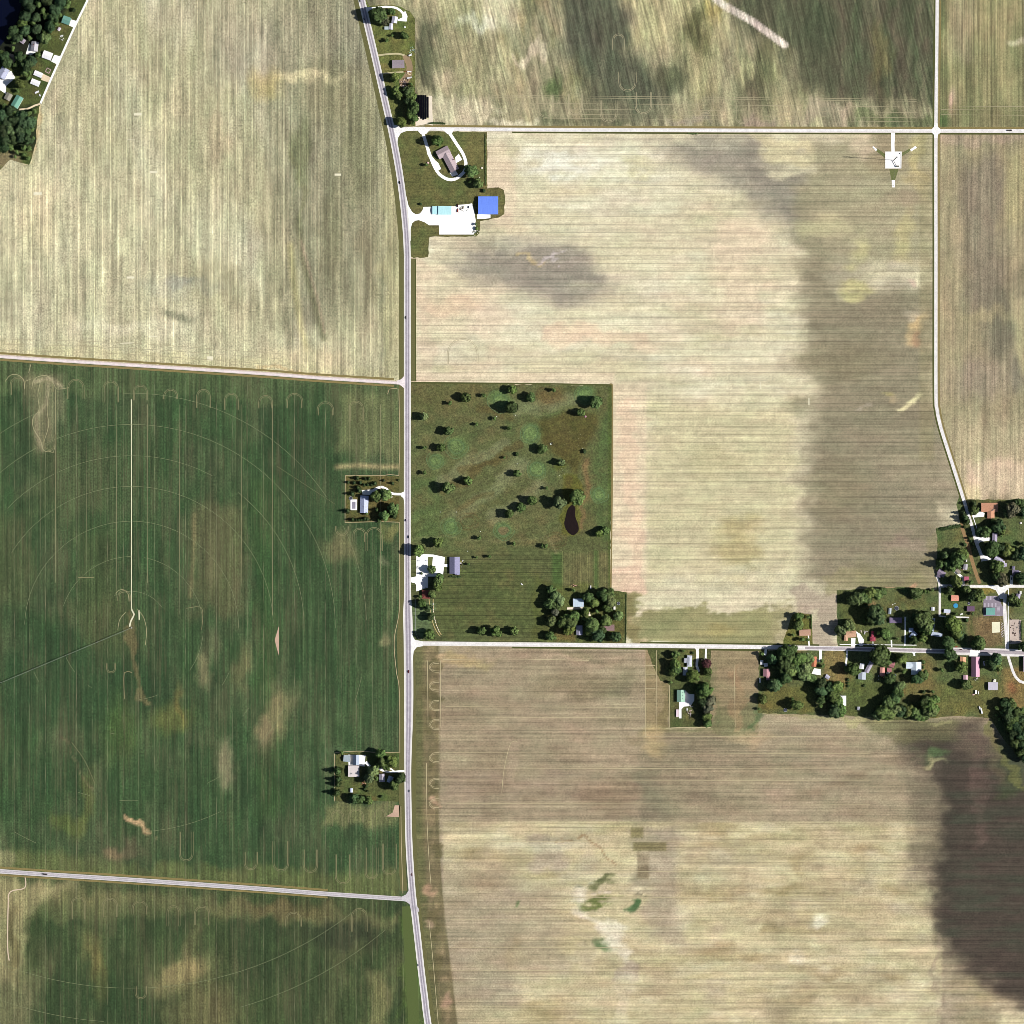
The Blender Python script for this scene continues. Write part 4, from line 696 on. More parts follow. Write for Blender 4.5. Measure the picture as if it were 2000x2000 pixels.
s = Sheet(.06); s.poly([(1712, 289), (1728, 300), (1728, 308), (1710, 294)]); s.poly([(1737, 330), (1755, 330), (1748, 352), (1741, 352)]); s.poly([(1762, 305), (1762, 298), (1778, 290), (1779, 294)]); s.build('weedy_strip', plain((112, 118, 72), 'grass'))
s = Sheet(.0663); s.poly([(812, 232), (818, 228), (838, 234), (842, 190), (846, 240), (812, 246)]); s.poly([(836, 187), (844, 187), (845, 245), (838, 244)]); s.build('gravel_pad', plain((244, 230, 208), 'gravel'))
s = Sheet(.0742); s.ribbon([(846, 1170), (846, 1180), (846.5, 1190), (849, 1208), (853, 1222), (857, 1232), (862, 1240)], 1.6); s.ribbon([(838, 1170), (841, 1195), (845, 1215), (852, 1232), (860, 1243)], 1.4); s.build('garden_path', plain((190, 172, 120), 'gravel'))

# ------------------------------------------------------------------ wheel tracks pressed into the crops
TR = plain((138, 134, 98), 'plain'); TRL = plain((198, 184, 146), 'plain'); TRD = plain((120, 122, 84), 'plain')
r5 = random.Random(5)
s = Sheet(.03)
def uturn(s, cx, cy, r, up, tail, w=.9, gap=2.6):
    r = r + r5.uniform(-2.5, 1); cx += r5.uniform(-4, 4); cy += r5.uniform(-4, 4)
    for rr in (r, r - gap):
        a = [(cx + rr * math.cos(t), cy + (-1 if up else 1) * rr * math.sin(t)) for t in [k * math.pi / 10 for k in range(11)]]
        s.ribbon([(cx + rr, cy + (tail if up else -tail))] + a + [(cx - rr, cy + (tail if up else -tail))], w, 4)
r5 = random.Random(5)
for i, (x, y) in enumerate([(33, 748), (152, 757), (213, 762), (274, 765), (335, 770), (395, 777), (456, 778), (515, 783), (575, 783), (634, 797), (697, 800), (93, 755)]):
    uturn(s, x, y, 15.5, True, 6 + r5.random() * 22)
uturn(s, 95, 870, 14, False, 20); uturn(s, 240, 1166, 14, True, 8); uturn(s, 668, 1032, 14, False, 6); uturn(s, 698, 1048, 15, True, 14); uturn(s, 728, 1050, 16, True, 30)
for x, y in ((363, 1672), (486, 1688), (545, 1687), (604, 1693), (667, 1715), (727, 1703), (757, 1695)): uturn(s, x, y, 15, False, 20 + r5.random() * 30)
uturn(s, 697, 1597, 16, True, 12); uturn(s, 662, 1594, 15, True, 18); uturn(s, 745, 1594, 10, True, 6)
for x, y in ((154, 1768), (215, 1770), (277, 1775), (337, 1778), (398, 1785), (575, 1797), (698, 1790)): uturn(s, x, y, 15, True, 10 + r5.random() * 20)
uturn(s, 273, 1940, 12, False, 14); uturn(s, 26, 1888, 16, False, 30); uturn(s, 213, 1302, 10, False, 10)
s.ribbon([(152, 1128), (183, 1128)], 1.6); s.ribbon([(243, 1365), (243, 1314), (258, 1314)], 1.6); s.ribbon([(364, 1188), (394, 1188), (394, 1230)], 1.2)
s.ribbon([(140, 1450), (165, 1485), (185, 1530)], .8); s.ribbon([(540, 910), (655, 985)], .4)
s.build('wheel_tracks', TR)
s = Sheet(.03)
for y in (1303, 1340, 1378, 1415, 1480, 1530, 1570):
    for g in (0, 2.6):
        s.ribbon([(858, y - 10 + g), (846, y - 9 + g), (838 + g, y), (846, y + 9 - g), (858, y + 10 - g)], .8, 3)
for x in (835, 860): s.ribbon([(x, 1290), (x + 1, 1420)], 1)
s.ribbon([(833, 1490), (834, 1600), (838, 1680), (842, 1730)], 1); s.ribbon([(838, 1800), (846, 1880), (856, 2000)], 1)
for y in (1300, 1318, 1345, 1367): s.ribbon([(1260, y), (1280, y)], .9)
for x in (1260, 1282): s.ribbon([(x, 1270), (x + 1, 1440)], .8)
s.ribbon([(1307.5, 1338), (1308, 1421)], 1.0); s.ribbon([(1300, 1422.5), (1330, 1421), (1388, 1421)], 1.4); s.ribbon([(1434, 1300), (1436, 1420)], .9); s.ribbon([(865, 1288), (1000, 1287), (1150, 1290)], 1.1); s.ribbon([(980, 1548), (985, 1500), (998, 1450), (1012, 1450)], 1)
for y in (1643, 1701, 1752, 1796, 1850, 1895, 1922, 1965): s.ribbon([(880, y), (1300, y + 1), (1800, y + 1)], .7)
for y in (1380, 1400, 1437, 1470, 1500, 1523, 1569): s.ribbon([(870, y), (1250 if y < 1425 else 1700, y + 2)], .7)
s.build('wheel_tracks', TRL)
s = Sheet(.03)
for x, y in ((1066, 215), (1126, 208), (1190, 220), (1255, 205), (1378, 205), (1450, 225), (905, 205), (940, 214)): uturn(s, x, y, 16, False, 26, .8)
uturn(s, 1210, 76, 12, True, 20, .8); uturn(s, 1223, 160, 18, False, 20, .8); uturn(s, 905, 690, 30, True, 20, .8)
for y in (186, 190, 201, 212, 222, 230): s.ribbon([(960, y), (1300, y + 3), (1790, y + 8)], .6)
for y in (662, 672, 684): s.ribbon([(0, y), (250, y + 8), (560, y + 30)], .8)
for y in (205, 212, 222): s.ribbon([(1838, y + 2), (2100, y + 4)], .7)
s.build('wheel_tracks', plain((178, 168, 136), 'plain'))
for (x, y, w_, h_) in ((269, 223, 15, 5), (300, 336, 15, 4.5), (73.5, 378, 16, 6), (255, 542, 15, 4), (660, 341, 13, 4), (248, 670, 26, 2), (300, 657, 15, 1.3), (1485, 753, 1.3, 14), (1580, 784, 2, 14), (255, 598, 15, 1), (256, 273, 15, 1), (410, 700, 12, 8), (167, 1128, 30, 1.5)):
    Sheet(.045).poly([(x - w_ / 2, y - h_ / 2), (x + w_ / 2, y - h_ / 2), (x + w_ / 2, y + h_ / 2), (x - w_ / 2, y + h_ / 2)]).build('test_strip', plain((242, 234, 204), 'plain'))
# wheel rings of the centre pivot, only where they cross the bean fields
PC = (257, 1227)
s = Sheet(.035)
for R_ in (72, 140, 209, 277, 337, 398, 459, 703, 770):
    seg = []
    for k in range(0, 361, 2):
        t = math.radians(k); x = PC[0] + R_ * math.cos(t); y = PC[1] - R_ * math.sin(t)
        ok = x < 772 and ((w1(x) + 18 < y < w2(x) - 14) or (y > w2(x) + 20 and x < 780)) and not (645 < x < 790 and (920 < y < 1025 or 1460 < y < 1570)) and (R_ > 500 or y < 1220 or vn(np.array([k / 9.]), np.array([R_ / 7.]))[0] > .72)
        ok = ok and vn(np.array([k / 14.]), np.array([R_ / 3.]), 4)[0] > .22
        if ok: seg.append((x, y))
        else:
            if len(seg) > 2: s.ribbon(seg, .65, 12)
            seg = []
    if len(seg) > 2: s.ribbon(seg, .65, 12)
s.build('pivot_wheel_rings', plain((132, 138, 102), 'plain'))
s = Sheet(.05); s.poly([(544.5, 1223), (545, 1281), (541, 1268), (536.5, 1250)]); s.poly([(771, 1573), (781, 1573), (780, 1596), (754, 1594.5), (767, 1587)]); s.build('bare_soil', plain((204, 172, 150), 'plain'))
TR2 = plain((170, 164, 126), 'plain'); s = Sheet(.032)
for a_ in ([(62, 760), (66, 742), (80, 734), (96, 736), (106, 752), (112, 760), (135, 757)], [(80, 742), (74, 770), (76, 800), (64, 818), (66, 838), (80, 862), (82, 880)], [(96, 760), (92, 800), (95, 830), (86, 862), (82, 876)], [(10, 745), (20, 733), (34, 732), (46, 742), (48, 760)], [(80, 868), (86, 880), (98, 882), (107, 872), (108, 760)], [(56, 728), (60, 712)], [(48, 745), (62, 740)], [(600, 738), (650, 741), (700, 745)], [(226, 1160), (232, 1153), (242, 1152), (250, 1160), (252, 1175)], [(268, 1190), (280, 1205), (286, 1230), (284, 1260)], [(246, 1195), (234, 1210), (230, 1230)]): s.ribbon(a_, 1.1, 4)
for x_ in (78, 108, 152, 168, 227, 288, 350, 410, 471, 532, 683, 743): s.ribbon([(x_, 790), (x_ + .5, 1000), (x_, 1120 + x_ % 90)], .45)
s.build('wheel_tracks', TR2)
s = Sheet(.05); s.ribbon([(256.5, 780), (256.7, 1000), (256.5, 1190)], 1.9); s.ribbon([(257, 1190), (262, 1200), (256, 1212), (253, 1224)], 3); s.ribbon([(271.5, 1192), (272, 1211)], 2.4); s.build('pivot_access_path', plain((226, 222, 190), 'gravel'))
s = Sheet(.05); s.ribbon([(48.5, 1710), (48.5, 1734), (20, 1742), (16, 1770), (15, 1850), (18, 1876)], 2.0); s.build('farm_path', plain((222, 200, 176), 'gravel'))
# ------------------------------------------------------------------ buildings
LM = []      # landmarks (x, y, phrase) that tree labels refer to
def wall_mesh(wings):
    mb = MB()
    for (cx, cy, L, Wd, deg, eave, pitch, typ) in wings:
        t = math.radians(deg); ca, sa = math.cos(t), math.sin(t); l = L / 2 - .35; w = Wd / 2 - .35
        h = eave + (w * math.tan(math.radians(pitch)) if typ == 'gable' else 0)
        def T(x, y, z): return (cx + x * ca - y * sa, cy + x * sa + y * ca, z)
        if typ == 'gable':
            v = [T(-l, -w, 0), T(l, -w, 0), T(l, w, 0), T(-l, w, 0), T(-l, -w, eave - .1), T(l, -w, eave - .1), T(l, w, eave - .1), T(-l, w, eave - .1), T(-l, 0, h - .15), T(l, 0, h - .15)]
            mb.add(v, [(0, 1, 5, 4), (2, 3, 7, 6), (1, 2, 6, 9, 5), (3, 0, 4, 8, 7), (3, 2, 1, 0)])
        else:
            v = [T(-l, -w, 0), T(l, -w, 0), T(l, w, 0), T(-l, w, 0), T(-l, -w, eave - .05), T(l, -w, eave - .05), T(l, w, eave - .05), T(-l, w, eave - .05)]
            mb.add(v, [(3, 2, 1, 0), (4, 5, 6, 7), (0, 1, 5, 4), (1, 2, 6, 5), (2, 3, 7, 6), (3, 0, 4, 7)])
    return mb
def roof_mesh(wings):
    mb = MB()
    for n, (cx, cy, L, Wd, deg, eave, pitch, typ) in enumerate(wings):
        t = math.radians(deg); ca, sa = math.cos(t), math.sin(t); l = L / 2; w = Wd / 2; k = math.tan(math.radians(pitch)); th = .22; e = eave + n * .02
        def T(x, y, z): return (cx + x * ca - y * sa, cy + x * sa + y * ca, z + e)
        if typ == 'gable':
            r = w * k
            v = [T(-l, -w, 0), T(l, -w, 0), T(l, 0, r), T(-l, 0, r), T(l, w, 0), T(-l, w, 0)]
            v += [(a, b, c - th) for a, b, c in v]
            mb.add(v, [(0, 1, 2, 3), (3, 2, 4, 5), (7, 6, 9, 8), (8, 9, 11, 10), (0, 6, 7, 1), (5, 4, 10, 11), (1, 7, 8, 2), (2, 8, 10, 4), (3, 9, 6, 0), (5, 11, 9, 3)])
        elif typ == 'hip':
            q = min(l, w) * .98; r = q * k
            v = [T(-l, -w, 0), T(l, -w, 0), T(l, w, 0), T(-l, w, 0), T(-l + q, 0, r), T(l - q, 0, r)]
            v += [(a, b, c - th) for a, b, c in v[:4]]
            mb.add(v, [(0, 1, 5, 4), (1, 2, 5), (2, 3, 4, 5), (3, 0, 4), (0, 6, 7, 1), (1, 7, 8, 2), (2, 8, 9, 3), (3, 9, 6, 0), (9, 8, 7, 6)])
        else:
            v = [T(-l, -w, 0), T(l, -w, 0), T(l, w, 0), T(-l, w, 0), T(-l, -w, .3), T(l, -w, .3), T(l, w, .3), T(-l, w, .3)]
            mb.add(v, [(3, 2, 1, 0), (4, 5, 6, 7), (0, 1, 5, 4), (1, 2, 6, 5), (2, 3, 7, 6), (3, 0, 4, 7)])
    return mb
def building(name, cat, label, lm, wings, roof, wall=(215, 210, 200), kind='metal', chim=None, extra=None, group=None):
    """wings: (px, py, length along ridge, width, ridge angle anticlockwise, eave, pitch, type)"""
    x0, y0 = wings[0][0], wings[0][1]
    loc = W(x0, y0)
    root = empty(name, loc); tag(root, label, cat, group)
    ws = [(a[0] - x0, -(a[1] - y0)) + tuple(a[2:]) for a in wings]
    wall_mesh(ws).build('wall', plain(wall, 'plain'), root)
    rf = roof_mesh(ws).build('roof', plain(roof, kind), root)
    if chim:
        cx, cy, h = chim[0] - x0, -(chim[1] - y0), chim[2]
        MB().box(cx - .6, cx + .6, cy - .6, cy + .6, h - 3, h).build('chimney', plain((150, 90, 75), 'plain'), rf)
    if extra: extra(root, rf, x0, y0)
    if lm: LM.append((x0, y0, lm))
    return root
G, H, F = 'gable', 'hip', 'flat'
def skylights(px):
    def f(root, rf, x0, y0):
        for (x, y, z) in px:
            MB().box(x - x0 - .9, x - x0 + .9, y0 - y - .6, y0 - y + .6, z, z + .25).build('roof_vent', plain((120, 125, 130), 'plain'), rf)
    return f
B = building
# north-west lakeside
B('garage', 'garage', 'green metal roofed garage at the top of the white lane', 'green roofed garage by the white lane', [(130, 40, 16, 15, -20, 4, 18, G)], (112, 160, 146))
B('storage_shed', 'shed', 'large plain white shed, longest of the white roofs beside the lane', 'large white lane shed', [(93, 108.5, 19, 15, -20, 4.5, 14, G)], (252, 252, 252))
B('storage_shed', 'shed', 'narrow white shed with tan pad running down to the white lane', 'narrow white lane shed', [(75, 145, 17, 10, -22, 4, 14, G)], (250, 250, 252))
B('storage_shed', 'shed', 'small white shed just below the narrow white lane shed', 'small white lane shed', [(69.5, 161.5, 18, 11, -22, 3.5, 14, G)], (252, 252, 252))
B('lake_house', 'house', 'grey roofed house with white paving on its left near the lake', 'grey lake house with white paving', [(68, 91, 19, 14, 82, 4.5, 28, G)], (196, 192, 200), kind='shingle', chim=(66, 88, 9))
B('lake_house', 'house', 'pale mauve roofed house under the trees beside the dark lake', 'pale mauve lake house', [(43, 79, 14, 10, -35, 4, 24, G)], (190, 180, 196), kind='shingle', chim=(43, 80, 8))
B('lake_house', 'house', 'brown tan roofed house half hidden under lakeside trees', 'tan lake house', [(26, 112, 17, 10, -20, 4, 24, G), (24, 119, 9, 10, 70, 4, 24, G)], (190, 170, 150), kind='shingle')
B('lake_house', 'house', 'blue grey roofed house on white paving at the left edge', 'blue grey house at the left edge', [(7, 143, 21, 17, 62, 5, 22, G)], (186, 190, 214), kind='shingle', chim=(9, 141, 9))
B('garage', 'garage', 'olive grey roofed garage left of the long green roofed barn', 'olive grey garage', [(16.5, 189, 14, 13, 62, 3.6, 20, G)], (150, 146, 132))
B('barn', 'barn', 'long green roofed barn at the foot of the white lane', 'long green roofed barn', [(34, 199, 24, 15, 60, 5.5, 22, G)], (118, 172, 152), wall=(250, 250, 250))
# house plots along the highway, top
B('house', 'house', 'white roofed house of three blocks beside the looping drive', 'white roofed house by the looping drive', [(771, 39, 13, 11, 80, 5, 24, G), (764, 52, 12, 7, 85, 3.5, 20, G)], (222, 220, 236), kind='shingle')
B('garden_shed', 'shed', 'small pale grey shed left of the white roofed roadside house', None, [(755, 55, 8, 6, 0, 3, 15, G)], (190, 204, 208))
B('house', 'house', 'wide grey brown roofed house between two gravel drives by the highway', 'grey brown highway house', [(778, 125.5, 24, 16, 2, 4, 20, G)], (160, 148, 156), kind='shingle', chim=(785, 126, 8))
B('house', 'house', 'brown roofed house inside the white loop driveway', 'house inside the white loop drive', [(880, 317, 38, 18, -62, 4.5, 26, G), (866, 298, 26, 17, 28, 4.6, 26, G)], (190, 172, 176), kind='shingle', chim=(886, 312, 9))
B('machine_shed', 'barn', 'huge bright blue metal roofed shed beside the concrete yard', 'blue roofed shed', [(953.5, 401.5, 39, 35, 0, 6, 12, G)], (116, 152, 255), wall=(245, 245, 250))
B('workshop', 'workshop', 'pale cyan roofed workshop with lower annex on the concrete yard', 'pale cyan workshop', [(869, 411, 26, 17, 0, 4.5, 10, G), (850.5, 411, 12, 16, 0, 2.8, 8, G)], (196, 244, 250), wall=(250, 250, 250))
B('clubhouse', 'clubhouse', 'golf clubhouse with blue grey gable roof behind the car park', 'golf clubhouse', [(888, 1104, 33, 20, 90, 4, 28, G), (893, 1118, 10, 9, 90, 3.8, 20, G)], (150, 148, 178), kind='shingle')
B('house', 'house', 'square maroon hip roofed house below the golf car park', 'maroon roofed house', [(832, 1161, 16, 16, 0, 4.5, 24, H)], (138, 76, 70), kind='shingle', chim=(833, 1160, 8))
# farmsteads left of the highway
B('house', 'house', 'pale blue roofed house beside the swimming pool', 'house with the swimming pool', [(711.5, 985, 34, 16, 88, 4.5, 26, G)], (196, 204, 236), kind='shingle', chim=(711, 990, 9))
B('barn', 'barn', 'small grey roofed barn at the far left of the lower farmyard', 'left grey farm barn', [(677.5, 1481, 13, 13, -5, 4, 15, G)], (172, 184, 192))
B('barn', 'barn', 'steep roofed barn with one dark side in the lower farmyard', 'steep farm barn', [(696, 1484, 20, 12, 90, 5, 38, G)], (168, 180, 200))
B('barn', 'barn', 'cream roofed barn, largest in the lower farmyard', 'cream farm barn', [(691, 1506, 22, 22, 0, 5, 10, G)], (226, 216, 214), extra=skylights([(686.5, 1510.5, 7)]))
B('farmhouse', 'house', 'mauve grey roofed farmhouse below the white farm drive', 'mauve farmhouse', [(746, 1519, 16, 11, 92, 4.5, 26, G)], (186, 180, 194), kind='shingle', chim=(747, 1517, 8))
B('farmhouse', 'house', 'white blue roofed house squeezed between big farmyard trees', 'white blue farm house', [(762, 1522, 13, 10, 70, 4, 24, G)], (200, 212, 236), kind='shingle')
B('garden_shed', 'shed', 'small white shed alone on the lower farmyard lawn', 'small white farm shed', [(686.5, 1543.5, 8, 6, 90, 2.8, 20, G)], (214, 222, 250))
# cluster at the golf course corner
B('house', 'house', 'white blue roofed house above the curved gravel drive', 'white blue house', [(1129.5, 1177, 21, 16, 0, 5, 16, G)], (206, 222, 238), kind='metal')
B('house', 'house', 'narrow pale mauve roofed house deep among shade trees', 'narrow mauve house', [(1131.5, 1231, 19, 12, 90, 4.5, 26, G)], (186, 182, 204), kind='shingle', chim=(1131, 1229, 8))
B('house', 'house', 'long brown roofed bungalow right of the shade trees', 'long brown bungalow', [(1187, 1226, 26, 12, 1, 3.6, 16, G)], (150, 122, 122), kind='shingle')
B('garden_shed', 'shed', 'tiny white shed on the lawn above the brown bungalow', None, [(1200, 1187.5, 6, 4, 90, 2.5, 20, G)], (250, 250, 240))
# plot south of the village road
B('house', 'house', 'pale grey hip roofed house beside two white drives', 'pale grey two drive house', [(1346.5, 1291, 22, 10, 88, 5, 22, H), (1339, 1290, 9, 7, 88, 3.6, 18, G), (1338, 1311, 16, 9, 88, 3.2, 14, G)], (206, 210, 222), kind='shingle')
B('barn', 'barn', 'mint green roofed barn with white forecourt', 'mint green barn', [(1329.5, 1359, 24, 15.5, 90, 5.5, 24, G)], (160, 200, 176), wall=(240, 240, 240), extra=skylights([(1333, 1352, 7.4), (1333, 1358, 7.4), (1333, 1364, 7.4)]))
B('house', 'house', 'faded tan roofed house alone above the village road', 'faded tan house', [(1572, 1235.5, 22, 12, 2, 3.8, 18, G)], (200, 160, 136), kind='shingle')
B('house', 'house', 'orange tan roofed house with two white drives', 'orange tan house', [(1660.5, 1238.5, 23, 13, 3, 4, 18, G), (1652, 1245, 13, 8, 90, 3.8, 18, G)], (214, 172, 142), kind='shingle', chim=(1664, 1236, 8))
B('cottage', 'house', 'small crimson roofed cottage beside the village pavement', 'crimson cottage', [(1704, 1248, 11, 9, 0, 4, 28, H), (1704, 1238, 11, 5, 85, 4, 24, G)], (170, 74, 92), kind='shingle')
B('house', 'house', 'dark mauve roofed house at the head of a long white drive', 'dark mauve house', [(1749, 1211.5, 24, 11, 0, 4, 18, G)], (134, 120, 146), kind='shingle', chim=(1752, 1211, 7.5))
B('garden_shed', 'shed', 'narrow grey shed above the dark mauve house', None, [(1738, 1193.5, 12, 5.5, 86, 2.8, 20, G)], (176, 186, 200))
B('house', 'house', 'pale blue roofed house with white porch right of the long drive', 'pale blue porch house', [(1783.5, 1241, 15, 11, 50, 4.5, 26, G), (1779, 1230, 9, 8, 0, 3.8, 20, G)], (196, 212, 240), kind='shingle')
B('house', 'house', 'pale blue L shaped house between two huge shade trees', 'pale blue L house', [(1820.5, 1220, 26, 9, 84, 4.5, 20, G), (1829, 1239, 22, 8, -8, 4, 20, G)], (196, 206, 226), kind='shingle')
B('garden_shed', 'shed', 'white roofed shed left of the narrow village lane', None, [(1822, 1189, 7, 6, 90, 2.8, 20, G)], (236, 238, 248))
B('house', 'house', 'bright orange roofed house near the round blue pool', 'bright orange house', [(1865, 1168, 15, 11, 0, 4.2, 20, G)], (242, 168, 144), kind='shingle')
B('garden_shed', 'shed', 'white shed at the lane side left of the round pool', 'white lane side shed', [(1849.5, 1193.5, 13, 7, -4, 3, 18, G)], (220, 226, 244))
B('house', 'house', 'small dark plum roofed house with a white porch', 'plum roofed house', [(1895.5, 1189, 15, 10, 0, 4, 18, G)], (118, 92, 118), kind='shingle')
B('community_hall', 'hall', 'teal roofed hall with white edge beside the striped car park', 'teal roofed hall', [(1934, 1194, 18, 14.5, 0, 5, 12, G)], (120, 176, 166), wall=(245, 245, 245))
B('house', 'house', 'large rust brown roofed house at the top of the village', 'rust brown house', [(1932, 991, 32, 18, 0, 4.5, 18, G), (1935, 1005, 15, 14, 90, 4.2, 18, G)], (206, 152, 122), kind='shingle', extra=skylights([(1934, 994, 8), (1940, 995, 8), (1938, 997.5, 7.4)]))
B('house', 'house', 'narrow mauve roofed house right of a wide white drive', 'narrow mauve village house', [(1942.5, 1050, 19, 10, 86, 4, 22, G), (1941, 1058, 8, 8, -20, 3.5, 18, G)], (176, 166, 190), kind='shingle')
B('house', 'house', 'pale lilac crooked roofed house behind the second white drive', 'lilac crooked house', [(1950, 1093, 17, 11, -32, 4.5, 22, G), (1957.5, 1105, 18, 8, 84, 4.3, 22, G), (1962, 1103, 8, 7, 0, 3.8, 18, G)], (196, 190, 214), kind='shingle')
B('house', 'house', 'dark slate roofed house with a car on its white drive', 'dark slate house', [(1983, 1119.5, 13, 12, 0, 4.5, 22, G), (1979, 1109, 7, 6, 80, 3.5, 20, G)], (128, 122, 146), kind='shingle')
B('house', 'house', 'grey plum roofed house at the field corner of the village', 'grey plum corner house', [(1838.5, 1119, 16, 11, -35, 4, 24, G), (1834, 1124, 7, 9, 70, 3.6, 20, G)], (150, 136, 156), kind='shingle')
B('garage', 'garage', 'long slim grey roofed garage beside the dirt track', 'slim grey garage', [(1885.5, 1107, 11, 8, 84, 3.2, 18, G)], (176, 172, 180))
B('workshop', 'workshop', 'brown grey flat roofed workshop at the slanting white yard', 'flat workshop', [(1871, 1116, 11, 7, -42, 3.2, 0, F)], (160, 150, 140), kind='plain')
B('house', 'house', 'small pink and crimson roofed house at the street corner', 'pink crimson house', [(1887, 1130.5, 10, 9, 0, 4, 26, G)], (200, 112, 134), kind='shingle')
B('cottage', 'house', 'tiny mauve roofed cottage right of the village street', 'tiny mauve cottage', [(1988.5, 1164, 9, 8, 80, 3.8, 26, G)], (176, 166, 192), kind='shingle')
B('garden_shed', 'shed', 'white upright shed above the tiny mauve cottage', None, [(1993, 1157.5, 6, 3.6, 90, 2.6, 15, G)], (252, 252, 248))
# south side of the village road
B('garden_shed', 'shed', 'white roofed shed, upper of two by the left end trees', 'upper white shed', [(1487.7, 1293.5, 9, 6, 90, 3, 15, G)], (252, 252, 248))
B('garden_shed', 'shed', 'white roofed shed, lower of two by the left end trees', None, [(1495.5, 1298.5, 8, 7, 10, 3, 15, G)], (252, 252, 252))
B('house', 'house', 'dusty pink roofed house at the left end below the big trees', 'dusty pink house', [(1497, 1313.5, 15, 14, 90, 4.5, 24, G), (1499.5, 1324.5, 8, 7, 90, 3.4, 15, G)], (190, 142, 150), kind='shingle')
B('house', 'house', 'rust red roofed house on the straight white drive', 'rust red house', [(1589.5, 1292, 20, 11, 86, 4.5, 24, G)], (196, 126, 96), kind='shingle')
B('storage_shed', 'shed', 'white shed with four square vents along its roof', 'white shed with four vents', [(1646.5, 1368.3, 19.5, 12, 90, 4, 8, G)], (255, 255, 255), extra=skylights([(1644, 1361.5, 4.5), (1644, 1366, 4.5), (1644, 1370.5, 4.5), (1644, 1375, 4.5)]))
B('garden_shed', 'shed', 'small tilted mauve grey shed right of the rust red house', None, [(1616, 1322, 9, 7.5, -35, 3, 22, G)], (190, 188, 206))
B('garage', 'garage', 'white roofed garage under the huge tree by the road', 'white garage', [(1683, 1301, 11, 9, 80, 3.6, 16, G)], (246, 246, 250))
B('house', 'house', 'slim slanting grey roofed house below the huge tree', 'slim slanting grey house', [(1697, 1303, 23, 9, 62, 4.2, 24, G)], (178, 170, 184), kind='shingle')
B('garage', 'garage', 'square grey roofed garage with ridge below the slanting house', 'square grey garage', [(1683.5, 1319.5, 15, 15, 86, 3.8, 20, G)], (180, 188, 200))
B('house', 'house', 'patchy pink orange roofed house with cluttered yard', 'patchy pink house', [(1723, 1311.5, 16, 10, 88, 4, 22, G)], (226, 160, 150), kind='shingle')
B('house', 'house', 'maroon roofed house touching the tree north of the cluttered yard', 'maroon village house', [(1740, 1297, 14, 11, -20, 4.4, 26, G), (1736.5, 1308.5, 9, 9, 0, 3.6, 20, G)], (178, 120, 124), kind='shingle')
B('house', 'house', 'large white T shaped house on the grassy south side', 'large white T shaped house', [(1789, 1305, 25, 20, 90, 5, 24, G), (1776, 1299.5, 14, 12.5, 0, 4.6, 24, G)], (226, 238, 250), kind='metal')
B('house', 'house', 'orange tan roofed house left of the long red barn', 'orange house by the red barn', [(1880.5, 1289, 13, 12, 86, 4.2, 20, G), (1885.5, 1300, 6, 5, 90, 3, 15, G)], (236, 178, 140), kind='shingle')
B('barn', 'barn', 'long barn with maroon and pale pink roof slopes', 'long red barn', [(1904.8, 1302, 39, 16, 90, 5, 37, G)], (216, 164, 186))
B('garden_shed', 'shed', 'small half pink shed below left of the long red barn', None, [(1885.7, 1323.5, 10, 9, 90, 3, 20, G)], (214, 176, 190))
B('barn', 'barn', 'square pale grey metal barn on the south lawn', 'pale grey barn', [(1939, 1340, 19, 15.5, 0, 5.5, 8, G)], (206, 200, 214))
B('garden_shed', 'shed', 'small grey shed near the bottom of the south lawns', None, [(1676.5, 1383.5, 7, 6, 90, 2.8, 18, G)], (176, 178, 188))
B('house', 'house', 'pale pink roofed house cut by the right edge', 'house at the right edge', [(2004, 1297, 30, 12, 90, 7, 24, G)], (240, 214, 226), kind='shingle')
B('equipment_cabin', 'cabin', 'small equipment cabin on the gravel pad of the radio mast', None, [(1753, 325, 5, 3, 0, 2.8, 0, F)], (110, 110, 100), kind='plain')
B('storage_shed', 'shed', 'tiny white shed at the upper edge of the lakeside lawn', None, [(116, 57, 7, 5.5, 60, 2.8, 18, G)], (226, 214, 226))
B('barn', 'shed', 'white lean to annex touching the right of the pale grey barn top', None, [(1942.5, 1329.5, 6, 5, 70, 2.6, 10, G)], (250, 250, 230))

# ------------------------------------------------------------------ pools, trampolines, yard things
def one(name, mb, rgb, x, y, label, cat, kind='plain', group=None, rz=0.0, z=0.0):
    o = mb.build(name, plain(rgb, kind), None, W(x, y, z)); o.rotation_euler[2] = rz; return tag(o, label, cat, group)
r = empty('swimming_pool', W(691, 986)); tag(r, 'rectangular swimming pool with grey cover in a white surround', 'swimming pool')
mb = MB()
for b_ in ((-6.5, -3.3, -10.5, 10.5), (3.3, 6.5, -10.5, 10.5), (-3.3, 3.3, -10.5, -7.5), (-3.3, 3.3, 5.8, 10.5)): mb.box(*b_, .0, .25)
mb.build('surround', plain((255, 255, 255), 'gravel'), r); MB().box(-3.25, 3.25, -7.4, 5.7, 0, .16).build('cover', plain((150, 146, 160), 'plain'), r); LM.append((691, 986, 'covered swimming pool'))
def round_pool(x, y, R_, water, rim, label):
    r = empty('round_pool', W(x, y)); tag(r, label, 'pool')
    MB().disc(0, 0, 0, 1.1, R_).build('pool_wall', plain(rim, 'plain'), r); MB().disc(0, 0, 1.1, 1.16, R_ * .88).build('water', plain(water, 'plain', .2), r)
round_pool(1866.5, 1183, 4.9, (70, 160, 205), (90, 130, 160), 'round blue above ground pool below the bright orange house')
LM.append((1866.5, 1183, 'round blue pool'))
